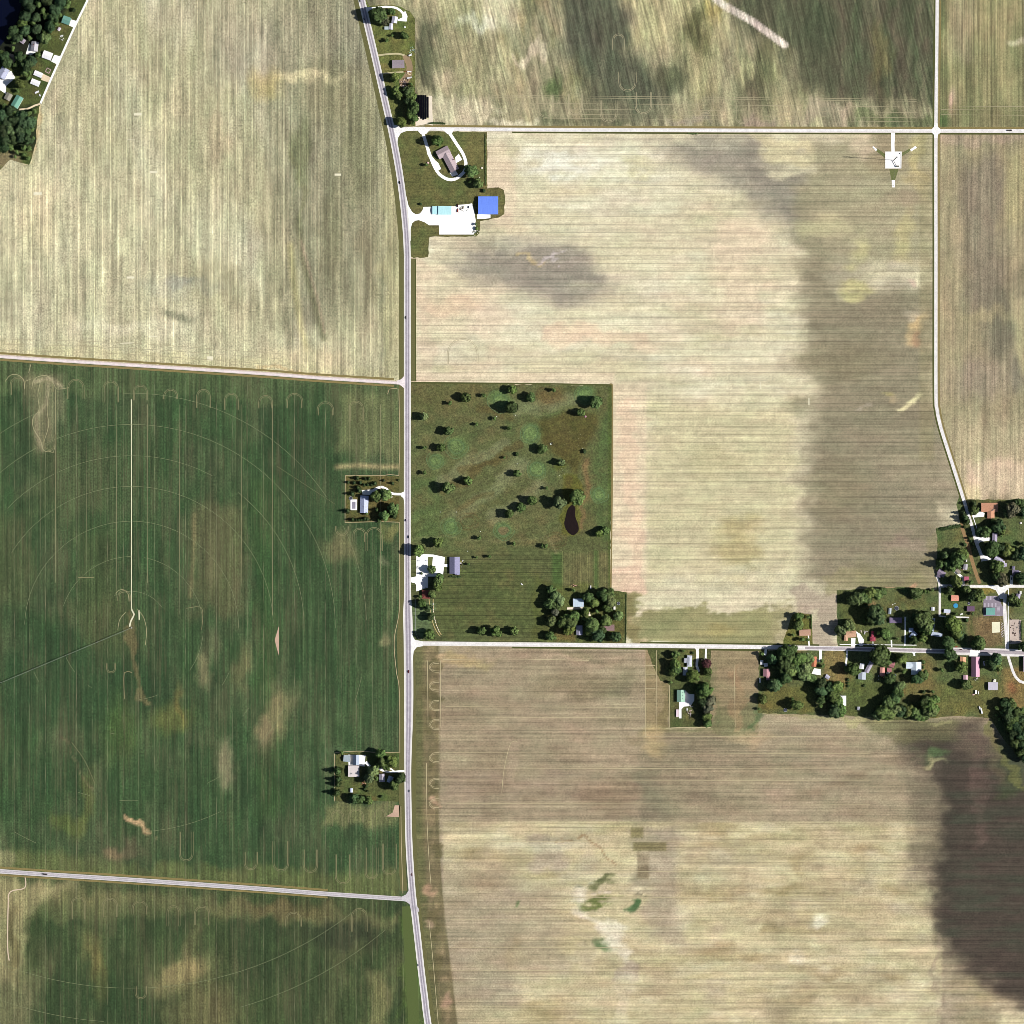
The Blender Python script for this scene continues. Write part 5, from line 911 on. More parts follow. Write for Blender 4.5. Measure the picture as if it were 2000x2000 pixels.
def trampoline(x, y, R_, label):
    r = empty('trampoline', W(x, y)); tag(r, label, 'trampoline', 'trampolines in the yards')
    mb = MB()
    for k in range(16):
        a, b_ = 2 * math.pi * k / 16, 2 * math.pi * (k + 1) / 16
        mb.tube((R_ * math.cos(a), R_ * math.sin(a), .95), (R_ * math.cos(b_), R_ * math.sin(b_), .95), .28)
    mb.build('ring', plain((180, 186, 194), 'plain'), r); MB().disc(0, 0, .86, .9, R_ * .9).build('mat', plain((70, 72, 84), 'plain'), r)
    for k in range(4):
        a = math.pi / 4 + k * math.pi / 2; MB().tube((R_ * .95 * math.cos(a), R_ * .95 * math.sin(a), 0), (R_ * .95 * math.cos(a), R_ * .95 * math.sin(a), .9), .06).build('leg', plain((150, 150, 155), 'plain'), r)
trampoline(1751.3, 1188, 4.0, 'round trampoline on the lawn above the dark mauve house')
trampoline(1747.7, 1319, 2.6, 'small trampoline below the maroon village house')
trampoline(1208, 1178.5, 3.0, 'trampoline on the lawn right of the shade trees')
trampoline(1892.5, 1178.5, 2.4, 'trampoline above the plum roofed house')
trampoline(685, 973, 3.2, 'trampoline at the top left of the covered swimming pool')
trampoline(1534, 1386.5, 3.4, 'trampoline beside the lowest tree of the bottom left lawn')

# ------------------------------------------------------------------ vehicles
GLASS = plain((40, 46, 56), 'plain', .15); TYRE = plain((36, 36, 38), 'plain')
def car_parts(root, L, Wd, Hh, col, cab=(-.28, .22)):
    h1 = Hh * .58
    mb = MB().box(-L / 2, L / 2, -Wd / 2, Wd / 2, .32, h1, .10)
    mb.box(L * cab[0], L * cab[1], -Wd / 2 + .16, Wd / 2 - .16, Hh - .06, Hh, .12)
    for sx_ in (cab[0], cab[1]):
        for sy in (-1, 1): mb.tube((L * sx_ * 1.15, sy * (Wd / 2 - .14), h1 - .05), (L * sx_, sy * (Wd / 2 - .28), Hh - .03), .05, n=4)
    mb.build('body', plain(col, 'plain', .35), root)
    MB().box(L * cab[0] * 1.2, L * cab[1] * 1.25, -Wd / 2 + .13, Wd / 2 - .13, h1 - .02, Hh - .07, .26).build('window', GLASS, root)
    for sx_ in (-.31, .31):
        for sy in (-1, 1):
            w = MB().tube((L * sx_, sy * (Wd / 2 - .22), .34), (L * sx_, sy * (Wd / 2 + .02), .34), .34, n=12).build('wheel', TYRE, root)
def car(x, y, deg, col, label, L=4.8, name='car', cat='car', group=None, Hh=1.5, Wd=1.9, cab=(-.28, .22)):
    r = empty(name, W(x, y, .13), math.radians(deg)); tag(r, label, cat, group); car_parts(r, L, Wd, Hh, col, cab); return r
HG = 'cars driving on the highway'
car(702.8, 2, 104, (40, 40, 46), 'dark car at the very top of the highway', group=HG)
car(711, 37, 104, (30, 32, 40), 'black car on the highway beside the looping drive', group=HG)
car(780.6, 356.5, 98, (34, 26, 26), 'dark pickup on the highway above the concrete yard turning', L=5.6, name='pickup', cat='pickup', group=HG, Wd=2.3, Hh=1.9)
car(792.6, 620, 90, (40, 44, 42), 'dark car on the highway above the left gravel road junction', group=HG, L=5.2, Wd=2.2)
car(792, 1016, 90, (44, 34, 60), 'dark car on the highway just below the swimming pool farmstead', group=HG)
car(797.6, 1048.5, 90, (24, 30, 36), 'dark car on the highway near the golf car park tree', group=HG, L=5.6, Wd=2.4)
car(798, 1311.5, 90, (96, 36, 40), 'dark red car on the highway below the village road junction', group=HG, L=5.6, Wd=2.4)
car(799.5, 1545, 90, (120, 116, 124), 'grey car on the highway right of the lower farmyard lawn', group=HG)
car(804.5, 1708, 94, (120, 80, 76), 'dull red car on the highway above the lower left junction', group=HG)
car(816.5, 1885, 97, (110, 100, 110), 'grey car on the highway, first above the bottom edge', group=HG, L=4.4)
car(1867.5, 1263.3, 0, (196, 50, 40), 'red car parked on the north side of the village road')
car(1876.5, 1268.8, 0, (70, 30, 34), 'black and red car driving along the village road')
car(1976, 1130, 90, (30, 28, 30), 'black car on the white drive of the dark slate house')
car(894, 411.5, 90, (150, 56, 40), 'red brown truck on the concrete yard, lower of two', L=6, name='truck', cat='truck', Wd=2.4, Hh=2.4)
car(893.5, 401.5, 90, (60, 24, 22), 'dark red truck on the concrete yard, upper of two', L=6, name='truck', cat='truck', Wd=2.4, Hh=2.4)
car(915, 404.5, 90, (50, 56, 66), 'dark car on the concrete yard left of the blue roofed shed')
car(904.5, 405.5, 80, (170, 160, 130), 'tan pickup standing on the concrete yard', L=5.8, name='pickup', cat='pickup', Wd=2.1)
car(1597.5, 1289.5, 92, (245, 245, 248), 'white van on the drive of the rust red house', L=6, name='van', cat='van', Wd=2.2, Hh=2.4)
car(1689, 1236, 70, (240, 240, 240), 'white van right of the orange tan house', L=6, name='van', cat='van', Wd=2.3, Hh=2.4)
car(1682, 1233, 100, (236, 220, 205), 'cream car on the fan shaped white drive')
for i, (x, y, lb) in enumerate([(815.5, 1096.5, 'uppermost of the cars at the left edge of the golf car park'), (831, 1096, 'car beside the grass island of the golf car park'), (815, 1107, 'second car down at the left edge of the golf car park'), (814.5, 1110.5, 'lowest car at the left edge of the golf car park'), (830.5, 1148.5, 'car just above the maroon roofed house')]):
    car(x + 2, y - 1.2, 0, (238, 240, 246), 'white ' + lb, group='white cars in the golf car park')
def trailer(x, y, L, Wd, Hh, deg, col, label, name='trailer', cat='trailer'):
    r = empty(name, W(x, y), math.radians(deg)); tag(r, label, cat)
    MB().box(-L / 2, L / 2, -Wd / 2, Wd / 2, .6, Hh, .12).build('body', plain(col, 'plain', .5), r)
    MB().tube((L / 2, 0, .6), (L / 2 + 1.4, 0, .5), .08).build('tow_bar', TYRE, r)
    for sy in (-1, 1): MB().tube((0, sy * (Wd / 2 - .25), .38), (0, sy * (Wd / 2), .38), .38, n=12).build('wheel', TYRE, r)
r = empty('tractor_trailer', W(1971.5, 254.6, .13), 0); tag(r, 'dark tractor towing a trailer along the top right gravel road', 'tractor')
MB().box(1.6, 4.6, -1.2, 1.2, .5, 2.0, .2).box(1.7, 3.2, -1.0, 1.0, 2.0, 2.8, .15).build('body', plain((60, 58, 62), 'plain', .5), r)
MB().box(-4.6, .9, -1.4, 1.4, .7, 1.5, .1).build('trailer_bed', plain((70, 66, 64), 'plain'), r); MB().tube((.9, 0, .8), (1.7, 0, .8), .12).build('tow_bar', TYRE, r)
for x_, q in ((2.0, .8), (4.0, .5), (-3.4, .5), (-2.1, .5)):
    for sy in (-1, 1): MB().tube((x_, sy * 1.15, q), (x_, sy * 1.5, q), q, n=12).build('wheel', TYRE, r)
r = empty('lorry', W(88.5, 1707.3, .13), math.radians(-4)); tag(r, 'dark lorry on the lower left gravel road', 'lorry')
MB().box(-4, 1.8, -1.2, 1.2, .9, 2.8).build('load_box', plain((56, 50, 50), 'plain'), r); MB().box(2.1, 4, -1.15, 1.15, .5, 2.5, .15).build('cab', plain((44, 44, 52), 'plain', .4), r)
for x_ in (-3, 3):
    for sy in (-1, 1): MB().tube((x_, sy * .95, .5), (x_, sy * 1.25, .5), .5, n=12).build('wheel', TYRE, r)
trailer(1917, 1388.5, 11, 3, 3.2, 104, (252, 252, 250), 'long white camper at the bottom of the south lawn', 'camper', 'camper')
trailer(1913.5, 1382.5, 6, 3, 2.6, 110, (240, 240, 236), 'short white trailer above the long white camper')
trailer(1906, 1351.5, 8, 4, 2.8, 88, (252, 252, 250), 'white camper among clutter below the long red barn', 'camper', 'camper')
trailer(1911, 1353, 6, 1.8, 2, 84, (245, 245, 245), 'slim white trailer right of the cluttered camper')
trailer(1901.5, 1356.5, 5, 2.4, 1.4, 30, (230, 190, 180), 'pinkish flat trailer left of the cluttered camper')
trailer(1484, 1328.5, 9.5, 3.2, 3, 92, (252, 252, 248), 'white camper left of the dusty pink house', 'camper', 'camper')
trailer(1323, 1393, 15, 5, 2.8, 90, (240, 220, 226), 'pale pink long trailer below the mint green barn')
trailer(1991.5, 1121.5, 12, 2.8, 2.8, 88, (214, 208, 214), 'long pale trailer right of the dark slate house')
trailer(1887.5, 1093.5, 8, 2.8, 2.8, 90, (250, 250, 250), 'white camper above the slim grey garage', 'camper', 'camper')
trailer(801, 108, 6, 3.2, 2.8, 20, (250, 250, 250), 'white trailer at the field edge above the grey brown house')
trailer(799.5, 140, 8, 2.6, 2.4, 0, (245, 245, 245), 'white trailer at the end of the lower gravel drive')
trailer(799.5, 152, 10, 3, 2.4, 12, (226, 226, 226), 'grey white trailer above the junk heap')
trailer(1922, 1295.5, 9, 3, 2.4, 100, (226, 228, 240), 'pale boat trailer in shade right of the long red barn')
trailer(72.3, 180, 8, 3.6, 2.2, 25, (245, 242, 245), 'white boat on a trailer on the lakeside lawn', 'boat_trailer', 'boat trailer')
trailer(78, 186, 5, 2.2, 1.6, 110, (238, 232, 238), 'small white trailer right of the lawn boat')
trailer(1153.8, 1147, 7, 2.2, 2, 90, (240, 240, 238), 'small white trailer above the shade tree cluster')
trailer(1019.3, 1141, 5, 2, 1.6, -35, (250, 250, 250), 'tiny white trailer alone on the mown range')
trailer(1342, 1385.5, 4.5, 2.4, 1.6, 90, (248, 248, 248), 'tiny white trailer below the mint barn forecourt')
trailer(1734.5, 1315, 8, 3.6, 1.8, -4, (252, 252, 240), 'cream boat trailer below the maroon village house')
trailer(1768, 1208.5, 8, 3.6, 2.8, 88, (252, 252, 252), 'white camper at the top of the long village drive', 'camper', 'camper')
trailer(1851, 1199, 7, 2.4, 1.6, 5, (240, 226, 210), 'cream flat trailer below the white lane side shed')
trailer(1878, 1199.5, 6, 3, 1.6, 20, (240, 240, 232), 'pale trailer at the end of the lower village lane')

# small piles and tanks
def heap(x, y, n, spread, cols, label, cat, name='scrap_heap', seed=1, zmax=1.6, size=(1, 3)):
    q = random.Random(seed); r = empty(name, W(x, y)); tag(r, label, cat)
    for c in cols:
        mb = MB()
        for _ in range(n):
            a, b_ = q.gauss(0, spread[0]), q.gauss(0, spread[1]); l, w_ = q.uniform(*size), q.uniform(.5, 1.5)
            mb.box(a - l / 2, a + l / 2, b_ - w_ / 2, b_ + w_ / 2, 0, q.uniform(.3, zmax), .08, q.uniform(0, 3.1), (a, b_))
        mb.build('debris', plain(c, 'plain'), r)
heap(789.5, 164, 26, (5, 7), [(225, 205, 200), (150, 130, 120), (90, 70, 66)], 'scattered junk heap in the yard behind the highway trees', 'junk heap', seed=3)
heap(797, 143, 10, (3, 3), [(240, 220, 180), (150, 70, 40)], 'small rusty scrap heap beside the lower gravel drive', 'scrap heap', seed=4)
heap(804, 99, 10, (3, 3), [(160, 190, 160), (220, 226, 220)], 'green and white clutter at the field edge of the top lawn', 'clutter', seed=5)
heap(1982, 1229, 12, (5, 11), [(70, 40, 34), (120, 100, 90)], 'dark brown rubble strewn over the pale yard', 'rubble', seed=6, size=(1, 4))
heap(1724, 1318, 10, (4, 3.6), [(255, 150, 110), (230, 230, 230), (40, 30, 40)], 'bright orange and white clutter below the patchy pink house', 'clutter', seed=7)
heap(1723.5, 1299, 6, (2, 3), [(220, 235, 230), (120, 150, 150)], 'pale clutter above the patchy pink house', 'clutter', seed=8)
heap(1348, 1391, 7, (2, 5), [(200, 176, 160), (50, 44, 44), (225, 215, 210)], 'stacked long timber beams below the mint green barn', 'timber pile', 'timber_pile', 9, size=(3, 7))
heap(929.5, 452, 12, (6, 4), [(90, 104, 70), (210, 205, 180)], 'weedy clutter at the lower right corner of the concrete yard', 'clutter', seed=10)
heap(899, 410, 7, (4, 5), [(150, 158, 140), (110, 90, 60)], 'parked implements between the trucks on the concrete yard', 'implements', 'farm_implements', 11)
heap(1120, 1145, 7, (3, 2), [(240, 190, 170), (70, 40, 36)], 'pinkish brush pile above the white blue house', 'brush pile', 'brush_pile', 12)
heap(119.5, 73.5, 9, (2.6, 2.6), [(250, 250, 250)], 'star shaped white climbing set on the lakeside lawn', 'climbing set', 'climbing_set', 13)
heap(1905, 1326, 6, (3, 1.6), [(235, 235, 235), (60, 60, 60)], 'white odds and ends at the foot of the long red barn', 'clutter', seed=14)
heap(1690, 1233, 6, (5, 2), [(70, 36, 30), (230, 222, 225)], 'dark and white clutter between two white drives', 'clutter', seed=15)
heap(1955, 1252, 5, (2, 2), [(70, 60, 24)], 'dark brush heap at the street corner of the bare lot', 'brush heap', 'brush_heap', 16)
heap(900, 1099, 9, (2, 4), [(240, 240, 240), (50, 40, 40), (200, 190, 120)], 'white golf carts and barrels behind the golf clubhouse', 'cart cluster', 'cart_cluster', 17)
heap(1077, 866, 6, (1.6, 1.2), [(225, 230, 220), (40, 44, 40)], 'pale brush pile in the rough of the golf course', 'brush pile', 'brush_pile', 18)
heap(1096, 921, 8, (4, 5), [(206, 206, 186)], 'strewn white stones above the golf pond', 'stones', 'strewn_stones', 19, .5, (.5, 1.2))
heap(1118, 864, 10, (16, 14), [(200, 200, 170)], 'pale stones dotting the rough patch of the golf course', 'stones', 'strewn_stones', 20, .4, (.5, 1.1))
heap(710, 1530, 6, (2, 4), [(240, 200, 190), (200, 120, 90)], 'pink scrap heap left of the lower farmyard trees', 'scrap heap', seed=21)
heap(1782, 1232, 5, (3, 3), [(245, 245, 250)], 'white clutter above the pale blue porch house', 'clutter', seed=22)
heap(1957, 1093, 6, (2, 3), [(236, 226, 220), (60, 40, 40)], 'cream roof clutter beside the lilac crooked house', 'clutter', seed=23)
heap(1937, 1091, 4, (1.4, 2), [(150, 60, 60), (30, 26, 30)], 'dark red barrels at the end of the second white drive', 'barrels', 'barrel_group', 24)
heap(1882, 1112, 5, (2, 2), [(240, 235, 235), (190, 100, 90)], 'pale clutter between the flat workshop and slim grey garage', 'clutter', seed=25)
def ball(x, y, r_, rgb, label, cat, name, group=None):
    mb = MB().disc(0, 0, 0, r_ * .5, r_, 10, r_ * .9).disc(0, 0, r_ * .5, r_ * .8, r_ * .9, 10, r_ * .5)
    one(name, mb, rgb, x, y, label, cat, group=group)
for x, y, lb in ((913.4, 1076.5, 'bright white tee marker above the golf clubhouse'), (891, 1000, 'white tee marker on the left fairway'), (861, 1000, 'white tee marker left of the mid fairway'), (938, 1038, 'white tee marker above the lower fairway tree'), (970, 813.5, 'white tee marker beside the upper right fairway tree'), (1007, 811, 'white tee marker below the pair of top fairway trees'), (1010, 906, 'white tee marker in the middle of the course')):
    ball(x, y, .9, (245, 250, 240), lb, 'tee marker', 'tee_marker', 'white tee markers on the golf course')
ball(1143.5, 813.5, 2.2, (200, 150, 170), 'pink sided hut base by the top right golf trees', 'hut base', 'hut_base')
ball(790.5, 53, 2, (252, 252, 252), 'white tank on the lawn right of the white roofed roadside house', 'tank', 'gas_tank')
ball(765, 970.5, 1.7, (250, 240, 226), 'white tank beside the drive of the swimming pool house', 'tank', 'gas_tank')
ball(1577.7, 1276.5, 1.7, (240, 250, 236), 'white tank on the lawn above the rust red house', 'tank', 'gas_tank')
ball(1971, 1064.5, 2.0, (248, 250, 236), 'white tank on the lawn right of the narrow mauve village house', 'tank', 'gas_tank')
ball(1371, 1289, 1.5, (230, 200, 160), 'tan stump between the two white drives', 'stump', 'stump')
ball(835.5, 318, 2.2, (230, 190, 190), 'pink edged flower bed left of the loop drive', 'flower bed', 'flower_bed')
ball(941, 328, 2.2, (235, 225, 210), 'cream play set right of the loop drive house', 'play set', 'play_set')
ball(936.5, 346.5, 1.2, (250, 250, 250), 'white tank below the loop drive', 'tank', 'gas_tank')
ball(1993.5, 1021.5, 2.4, (230, 225, 222), 'round pale tent at the top right village lawn', 'tent', 'tent')
ball(1743.5, 1181, 1.3, (250, 250, 250), 'white box above the narrow grey shed', 'box', 'garden_box')
ball(1747.8, 1179, 1.1, (245, 250, 240), 'smaller white box right of the first above the narrow grey shed', 'box', 'garden_box')
mb = MB()
for b_ in ((-4.6, 4.6, -4.6, -3.2), (-4.6, 4.6, 3.2, 4.6), (-4.6, -3.2, -3.2, 3.2), (3.2, 4.6, -3.2, 3.2)): mb.box(*b_, 0, .4)
one('sand_pit', mb, (190, 160, 160), 94, 138, 'square pinkish sand pit on the lawn between the white lane sheds', 'sand pit', rz=math.radians(-28))
# curved row of white blocks
pts = smooth_open([(846, 1178), (846, 1190), (848.2, 1205), (851, 1216), (854, 1226), (857.5, 1233)], 3.6)
ords = ['topmost', 'second', 'third', 'fourth', 'fifth', 'sixth', 'seventh', 'eighth', 'ninth', 'tenth', 'eleventh', 'twelfth', 'thirteenth', 'fourteenth', 'fifteenth', 'sixteenth', 'seventeenth', 'eighteenth']
for i, p_ in enumerate(pts[:18]):
    one('path_marker', MB().box(-.75, .75, -.9, .9, 0, .8, .1), (255, 255, 255), p_[0], p_[1], '%s white block from the top of the curved garden path' % ords[i], 'path marker', group='white blocks lining the curved garden path')
# dark panel block beside the trees
nm = ['leftmost', 'second from left', 'third from left', 'third from right', 'second from right', 'rightmost']
for i in range(6):
    x = 813.8 + i * 4.35; y0 = 186 + (3 if i == 5 else 0); y1 = (226, 228, 232, 234, 233, 230)[i]
    r = empty('panel_row', W(x, (y0 + y1) / 2)); tag(r, 'long black panel row, %s in the dark block beside the trees' % nm[i], 'panel row', 'black panel rows beside the highway trees')
    L = y1 - y0; mb = MB(); h = 1.6
    mb.add([(-1.7, -L / 2, .9), (1.7, -L / 2, 2.3), (1.7, L / 2, 2.3), (-1.7, L / 2, .9), (-1.7, -L / 2, .8), (1.7, -L / 2, 2.2), (1.7, L / 2, 2.2), (-1.7, L / 2, .8)], [(0, 1, 2, 3), (7, 6, 5, 4), (0, 4, 5, 1), (1, 5, 6, 2), (2, 6, 7, 3), (3, 7, 4, 0)])
    mb.build('panel', plain((24, 22, 34), 'plain', .4), r)
    mb = MB()
    for k in range(6):
        yy = -L / 2 + 1 + k * (L - 2) / 5; mb.tube((-1, yy, 0), (-1, yy, 1.1), .08, n=4).tube((1, yy, 0), (1, yy, 2.0), .08, n=4)
    mb.build('post_frame', plain((120, 120, 124), 'plain'), r)
LM.append((825, 210, 'block of black panel rows'))
# fences
def fence(pts, h, rgb, label, step=8):
    x0, y0 = pts[0]; r = empty('fence', W(x0, y0)); tag(r, label, 'fence')
    rail = MB(); post = MB()
    for a, b_ in zip(pts, pts[1:]):
        A = (a[0] - x0, y0 - a[1]); Bq = (b_[0] - x0, y0 - b_[1]); d = math.dist(A, Bq); n = max(1, int(d / step))
        for z in (h * .45, h * .9): rail.tube((*A, z), (*Bq, z), .09, n=4)
        for k in range(n + 1):
            t = k / n; q = (A[0] + (Bq[0] - A[0]) * t, A[1] + (Bq[1] - A[1]) * t); post.tube((*q, 0), (*q, h), .12, n=4)
    rail.build('rail', plain(rgb, 'plain'), r); post.build('post', plain(rgb, 'plain'), r)
fence([(811.5, 1170), (811.5, 1235), (817, 1247), (825, 1250)], 1.1, (252, 252, 252), 'white rail fence between the highway and the garden corner', 5)
fence([(808, 504), (832, 504)], 1.0, (250, 250, 250), 'short white fence across the grass below the concrete yard', 4)
fence([(811.5, 40), (811.5, 180)], 1.0, (200, 190, 160), 'thin fence between the top roadside lawn and the field', 10)

# guyed radio mast
r = empty('radio_mast', W(1745, 313)); tag(r, 'tall guyed lattice radio mast on a white gravel pad', 'radio mast'); HM = 84
mb = MB(); tri = [(0, .75), (-.65, -.38), (.65, -.38)]
for a in tri: mb.tube((*a, 0), (*a, HM), .16, n=4)
for k in range(42):
    z = k * 2
    for i in range(3): mb.tube((*tri[i], z), (*tri[(i + 1) % 3], z + 2), .10, n=3)
mb.build('lattice', plain((190, 186, 184), 'plain'), r)
for k, z in enumerate((80, 77, 72)):
    mb = MB()
    for i in range(3):
        a = i * 2.094 + k; mb.tube((0, 0, z), (1.9 * math.cos(a), 1.9 * math.sin(a), z), .07, n=4); mb.box(1.9 * math.cos(a) - .3, 1.9 * math.cos(a) + .3, 1.9 * math.sin(a) - .3, 1.9 * math.sin(a) + .3, z - 1.2, z + 1.2)
    mb.build('antenna_ring', plain((225, 225, 225), 'plain'), r)
for (x, y) in ((1707, 290.5), (1785, 289), (1744.5, 362)):
    mb = MB()
    for z in (30, 56, 80): mb.tube((0, 0, z), (x - 1745, 313 - y, .3), .03, n=3)
    mb.build('guy_wire', plain((150, 150, 150), 'plain'), r)
    MB().box(x - 1746, x - 1744, 312.3 - y, 313.7 - y, 0, .5).build('anchor_block', plain((190, 190, 186), 'plain'), r)
LM.append((1745, 313, 'radio mast'))
fence([(1729.5, 297), (1760, 297), (1759.5, 328), (1729.5, 328), (1729.5, 297)], 2.0, (160, 160, 158), 'wire fence round the gravel pad of the radio mast', 5)
one('cable_bridge', MB().box(-.5, .5, -7, 7, 2.6, 2.9).tube((0, -6, 0), (0, -6, 2.7), .1).tube((0, 6, 0), (0, 6, 2.7), .1), (120, 120, 122), 1748, 319.5, 'slanting cable bridge between radio mast and cabin', 'cable bridge', rz=math.radians(28))
ball(1756.7, 300, 1.1, (60, 60, 66), 'dark tank at the top right of the gravel pad', 'tank', 'fuel_tank')

# centre pivot irrigator
ang = math.atan2(-(1335 - 1227), -257.0); r = empty('pivot_irrigator', W(257, 1226), ang); tag(r, 'long centre pivot irrigation arm slanting across the green field', 'irrigation arm')
MB().box(-1.3, 1.3, -1.3, 1.3, 0, .3).tube((0, 0, 0), (0, 0, 4.6), .3).tube((1, 1, 0), (0, 0, 4.2), .1).tube((-1, 1, 0), (0, 0, 4.2), .1).tube((1, -1, 0), (0, 0, 4.2), .1).tube((-1, -1, 0), (0, 0, 4.2), .1).build('pivot_tower', plain((190, 190, 186), 'plain'), r)
RT = [0, 72, 140, 209, 277, 337, 398, 459]
for a, b_ in zip(RT, RT[1:]):
    sp = MB(); n = 8; g = lambda t: 3.7 + 1.6 * math.sin(math.pi * t)
    for k in range(n):
        t0, t1 = k / n, (k + 1) / n; x0 = a + (b_ - a) * t0; x1 = a + (b_ - a) * t1
        sp.tube((x0, 0, g(t0)), (x1, 0, g(t1)), .24, n=6)
        for sy in (-1, 1):
            if k: sp.tube((x0, 0, g(t0)), (x0, sy * .8, g(t0) - 1.3), .08, n=3)
            sp.tube((x0, sy * (.8 if k else 0), g(t0) - (1.3 if k else 0)), (x1, sy * (.8 if k < n - 1 else 0), g(t1) - (1.3 if k < n - 1 else 0)), .11, n=3)
    sp.build('span', plain((150, 160, 140), 'plain'), r)
    tw = MB()
    for sy in (-1, 1): tw.tube((b_, 0, 3.7), (b_, sy * 2.1, .7), .09, n=4)
    tw.tube((b_, -2.1, .7), (b_, 2.1, .7), .12, n=4)
    tt = tw.build('drive_tower', plain((190, 190, 186), 'plain'), r)
    for sy in (-1, 1): MB().tube((b_ - .2, sy * 2.1, .65), (b_ + .2, sy * 2.1, .65), .65, n=12).build('wheel', TYRE, tt)
# ------------------------------------------------------------------ trees
def leaf_mat(name, base):
    m, nt, b = nt_new(name); b.inputs['Roughness'].default_value = .8
    oi = nt.nodes.new('ShaderNodeObjectInfo'); n = noise(nt, coords(nt), (2.5, 2.5, 2.5), 3, .7)
    k = mathn(nt, 'MULTIPLY_ADD', n, 3.0); k.node.inputs[2].default_value = -.5; k = mathn(nt, 'MAXIMUM', k, .2)
    nt.links.new(scaled(nt, oi.outputs['Color'], k), b.inputs['Base Color']); return m
LEAF = leaf_mat('foliage', None); BARK = plain((120, 104, 84), 'plain')
def crown_mesh(seed, n_clump=22, per=120, conical=False):
    """unit-radius crown: leaf clumps scattered through its volume, uneven outline and gaps"""
    q = np.random.default_rng(seed); cs = []
    if conical:
        for k in range(n_clump):
            t = (k + .5) / n_clump; a = k * 2.4 + q.uniform(-.4, .4); R_ = (1 - t) * .72 + .06
            cs.append((R_ * math.cos(a), R_ * math.sin(a), -1.25 + 3.0 * t, .34 * (1 - t) + .15))
        for k in range(6): cs.append((0, 0, -1.1 + k * .5, .42 * (1 - k / 7)))
    else:
        ax = q.uniform(.85, 1.1)
        for k in range(n_clump):
            v = q.normal(size=3); v /= np.linalg.norm(v); rr = q.uniform(.42, .72)
            cs.append((v[0] * rr * ax, v[1] * rr / ax, v[2] * rr * .95 + .02, q.uniform(.22, .40)))
        cs.append((0, 0, 0, .55)); cs.append((0, 0, .25, .5)); cs.append((0, 0, -.3, .5))
    P = []; N = []
    for (x, y, z, r_) in cs:
        m_ = int(per * (r_ / .32) ** 1.6)
        v = q.normal(size=(m_, 3)); v /= np.linalg.norm(v, axis=1)[:, None]
        rad = r_ * q.uniform(.55, 1.08, (m_, 1))
        P.append(np.array([x, y, z]) + v * rad); N.append(v + q.normal(size=(m_, 3)) * .30 + np.array([[x, y, z]]) * .6)
    P = np.concatenate(P); N = np.concatenate(N); N /= np.linalg.norm(N, axis=1)[:, None]
    m_ = len(P); s_ = q.uniform(.06, .12, (m_, 1)) * (1.0 if not conical else .8)
    up = np.where(np.abs(N[:, 2:3]) < .9, np.array([[0, 0, 1.]]), np.array([[1., 0, 0]]))
    U = np.cross(N, up); U /= np.linalg.norm(U, axis=1)[:, None]; V = np.cross(N, U)
    t = q.uniform(0, 6.28, (m_, 1)); U, V = U * np.cos(t) + V * np.sin(t), -U * np.sin(t) + V * np.cos(t)
    co = np.stack([P - U * s_ - V * s_ * .7, P + U * s_ - V * s_ * .7, P + U * s_ * .7 + V * s_, P - U * s_ * .8 + V * s_ * .8], 1).reshape(-1, 3).astype(np.float32)
    me = bpy.data.meshes.new('crown'); me.vertices.add(len(co)); me.vertices.foreach_set('co', co.ravel())
    me.loops.add(len(co)); me.loops.foreach_set('vertex_index', np.arange(len(co), dtype=np.int32)); me.polygons.add(m_)
    me.polygons.foreach_set('loop_start', np.arange(0, len(co), 4, dtype=np.int32)); me.update(calc_edges=True); me.materials.append(LEAF); return me
def trunk_mesh(seed, conical=False):
    q = random.Random(seed); mb = MB()
    if conical: mb.tube((0, 0, -1.9), (0, 0, 1.5), .06, .015, 6)
    else:
        mb.tube((0, 0, -1.7), (0, 0, -.6), .085, .065, 7)
        for k in range(6):
            a = k * 1.05 + q.uniform(-.3, .3); e = (math.cos(a) * .6, math.sin(a) * .6, q.uniform(-.1, .6)); mb.tube((0, 0, -.75 + .05 * k), e, .04, .012, 5)
        mb.tube((0, 0, -.6), (0, 0, .6), .065, .015, 6)
    return mb.mesh('trunk', BARK)
CR_ = [crown_mesh(s_) for s_ in range(7)]; TR_ = [trunk_mesh(s_) for s_ in range(4)]
CC_ = [crown_mesh(50 + s_, 20, 60, True) for s_ in range(3)]; TC_ = [trunk_mesh(60, True)]
for x, y, t in ((1112, 1015, 'golf pond'), (1107, 946, 'muddy hollow with painted tree shade'), (850, 900, 'left golf green'), (891, 872, 'second golf green from left'), (977, 782, 'top middle golf green'), (1142, 770, 'top right golf green'), (1036, 846, 'central golf green'), (1048, 917, 'golf green left of the pond'), (1171, 965, 'right edge golf green'), (881, 1029, 'lower left golf green'), (984.5, 1036, 'brown centred golf green'), (790, 250, 'top highway junction'), (800, 1257, 'village road junction'), (1968, 1275, 'village street junction'), (1945, 1224, 'cream sports court'), (1745, 1180, 'round trampoline lawn'), (955, 1180, 'mown driving range'), (1097, 850, 'rough patch'), (1970, 1430, 'lower right wood edge'), (24, 250, 'left edge wood'), (60, 30, 'dark lake head')): LM.append((x, y, t))
COLS = {'g': (.088, .135, .040), 'd': (.052, .084, .030), 'b': (.060, .108, .044), 'y': (.115, .155, .040), 'l': (.130, .175, .070), 'r': (.10, .045, .05), 'o': (.10, .10, .06)}
WORD = {'g': '', 'd': 'dark', 'b': '', 'y': 'yellow green', 'l': 'pale', 'r': 'purple leaved', 'o': 'olive'}
T = []   # x, y, radius, tint, kind (t tree, c conifer, s shrub)
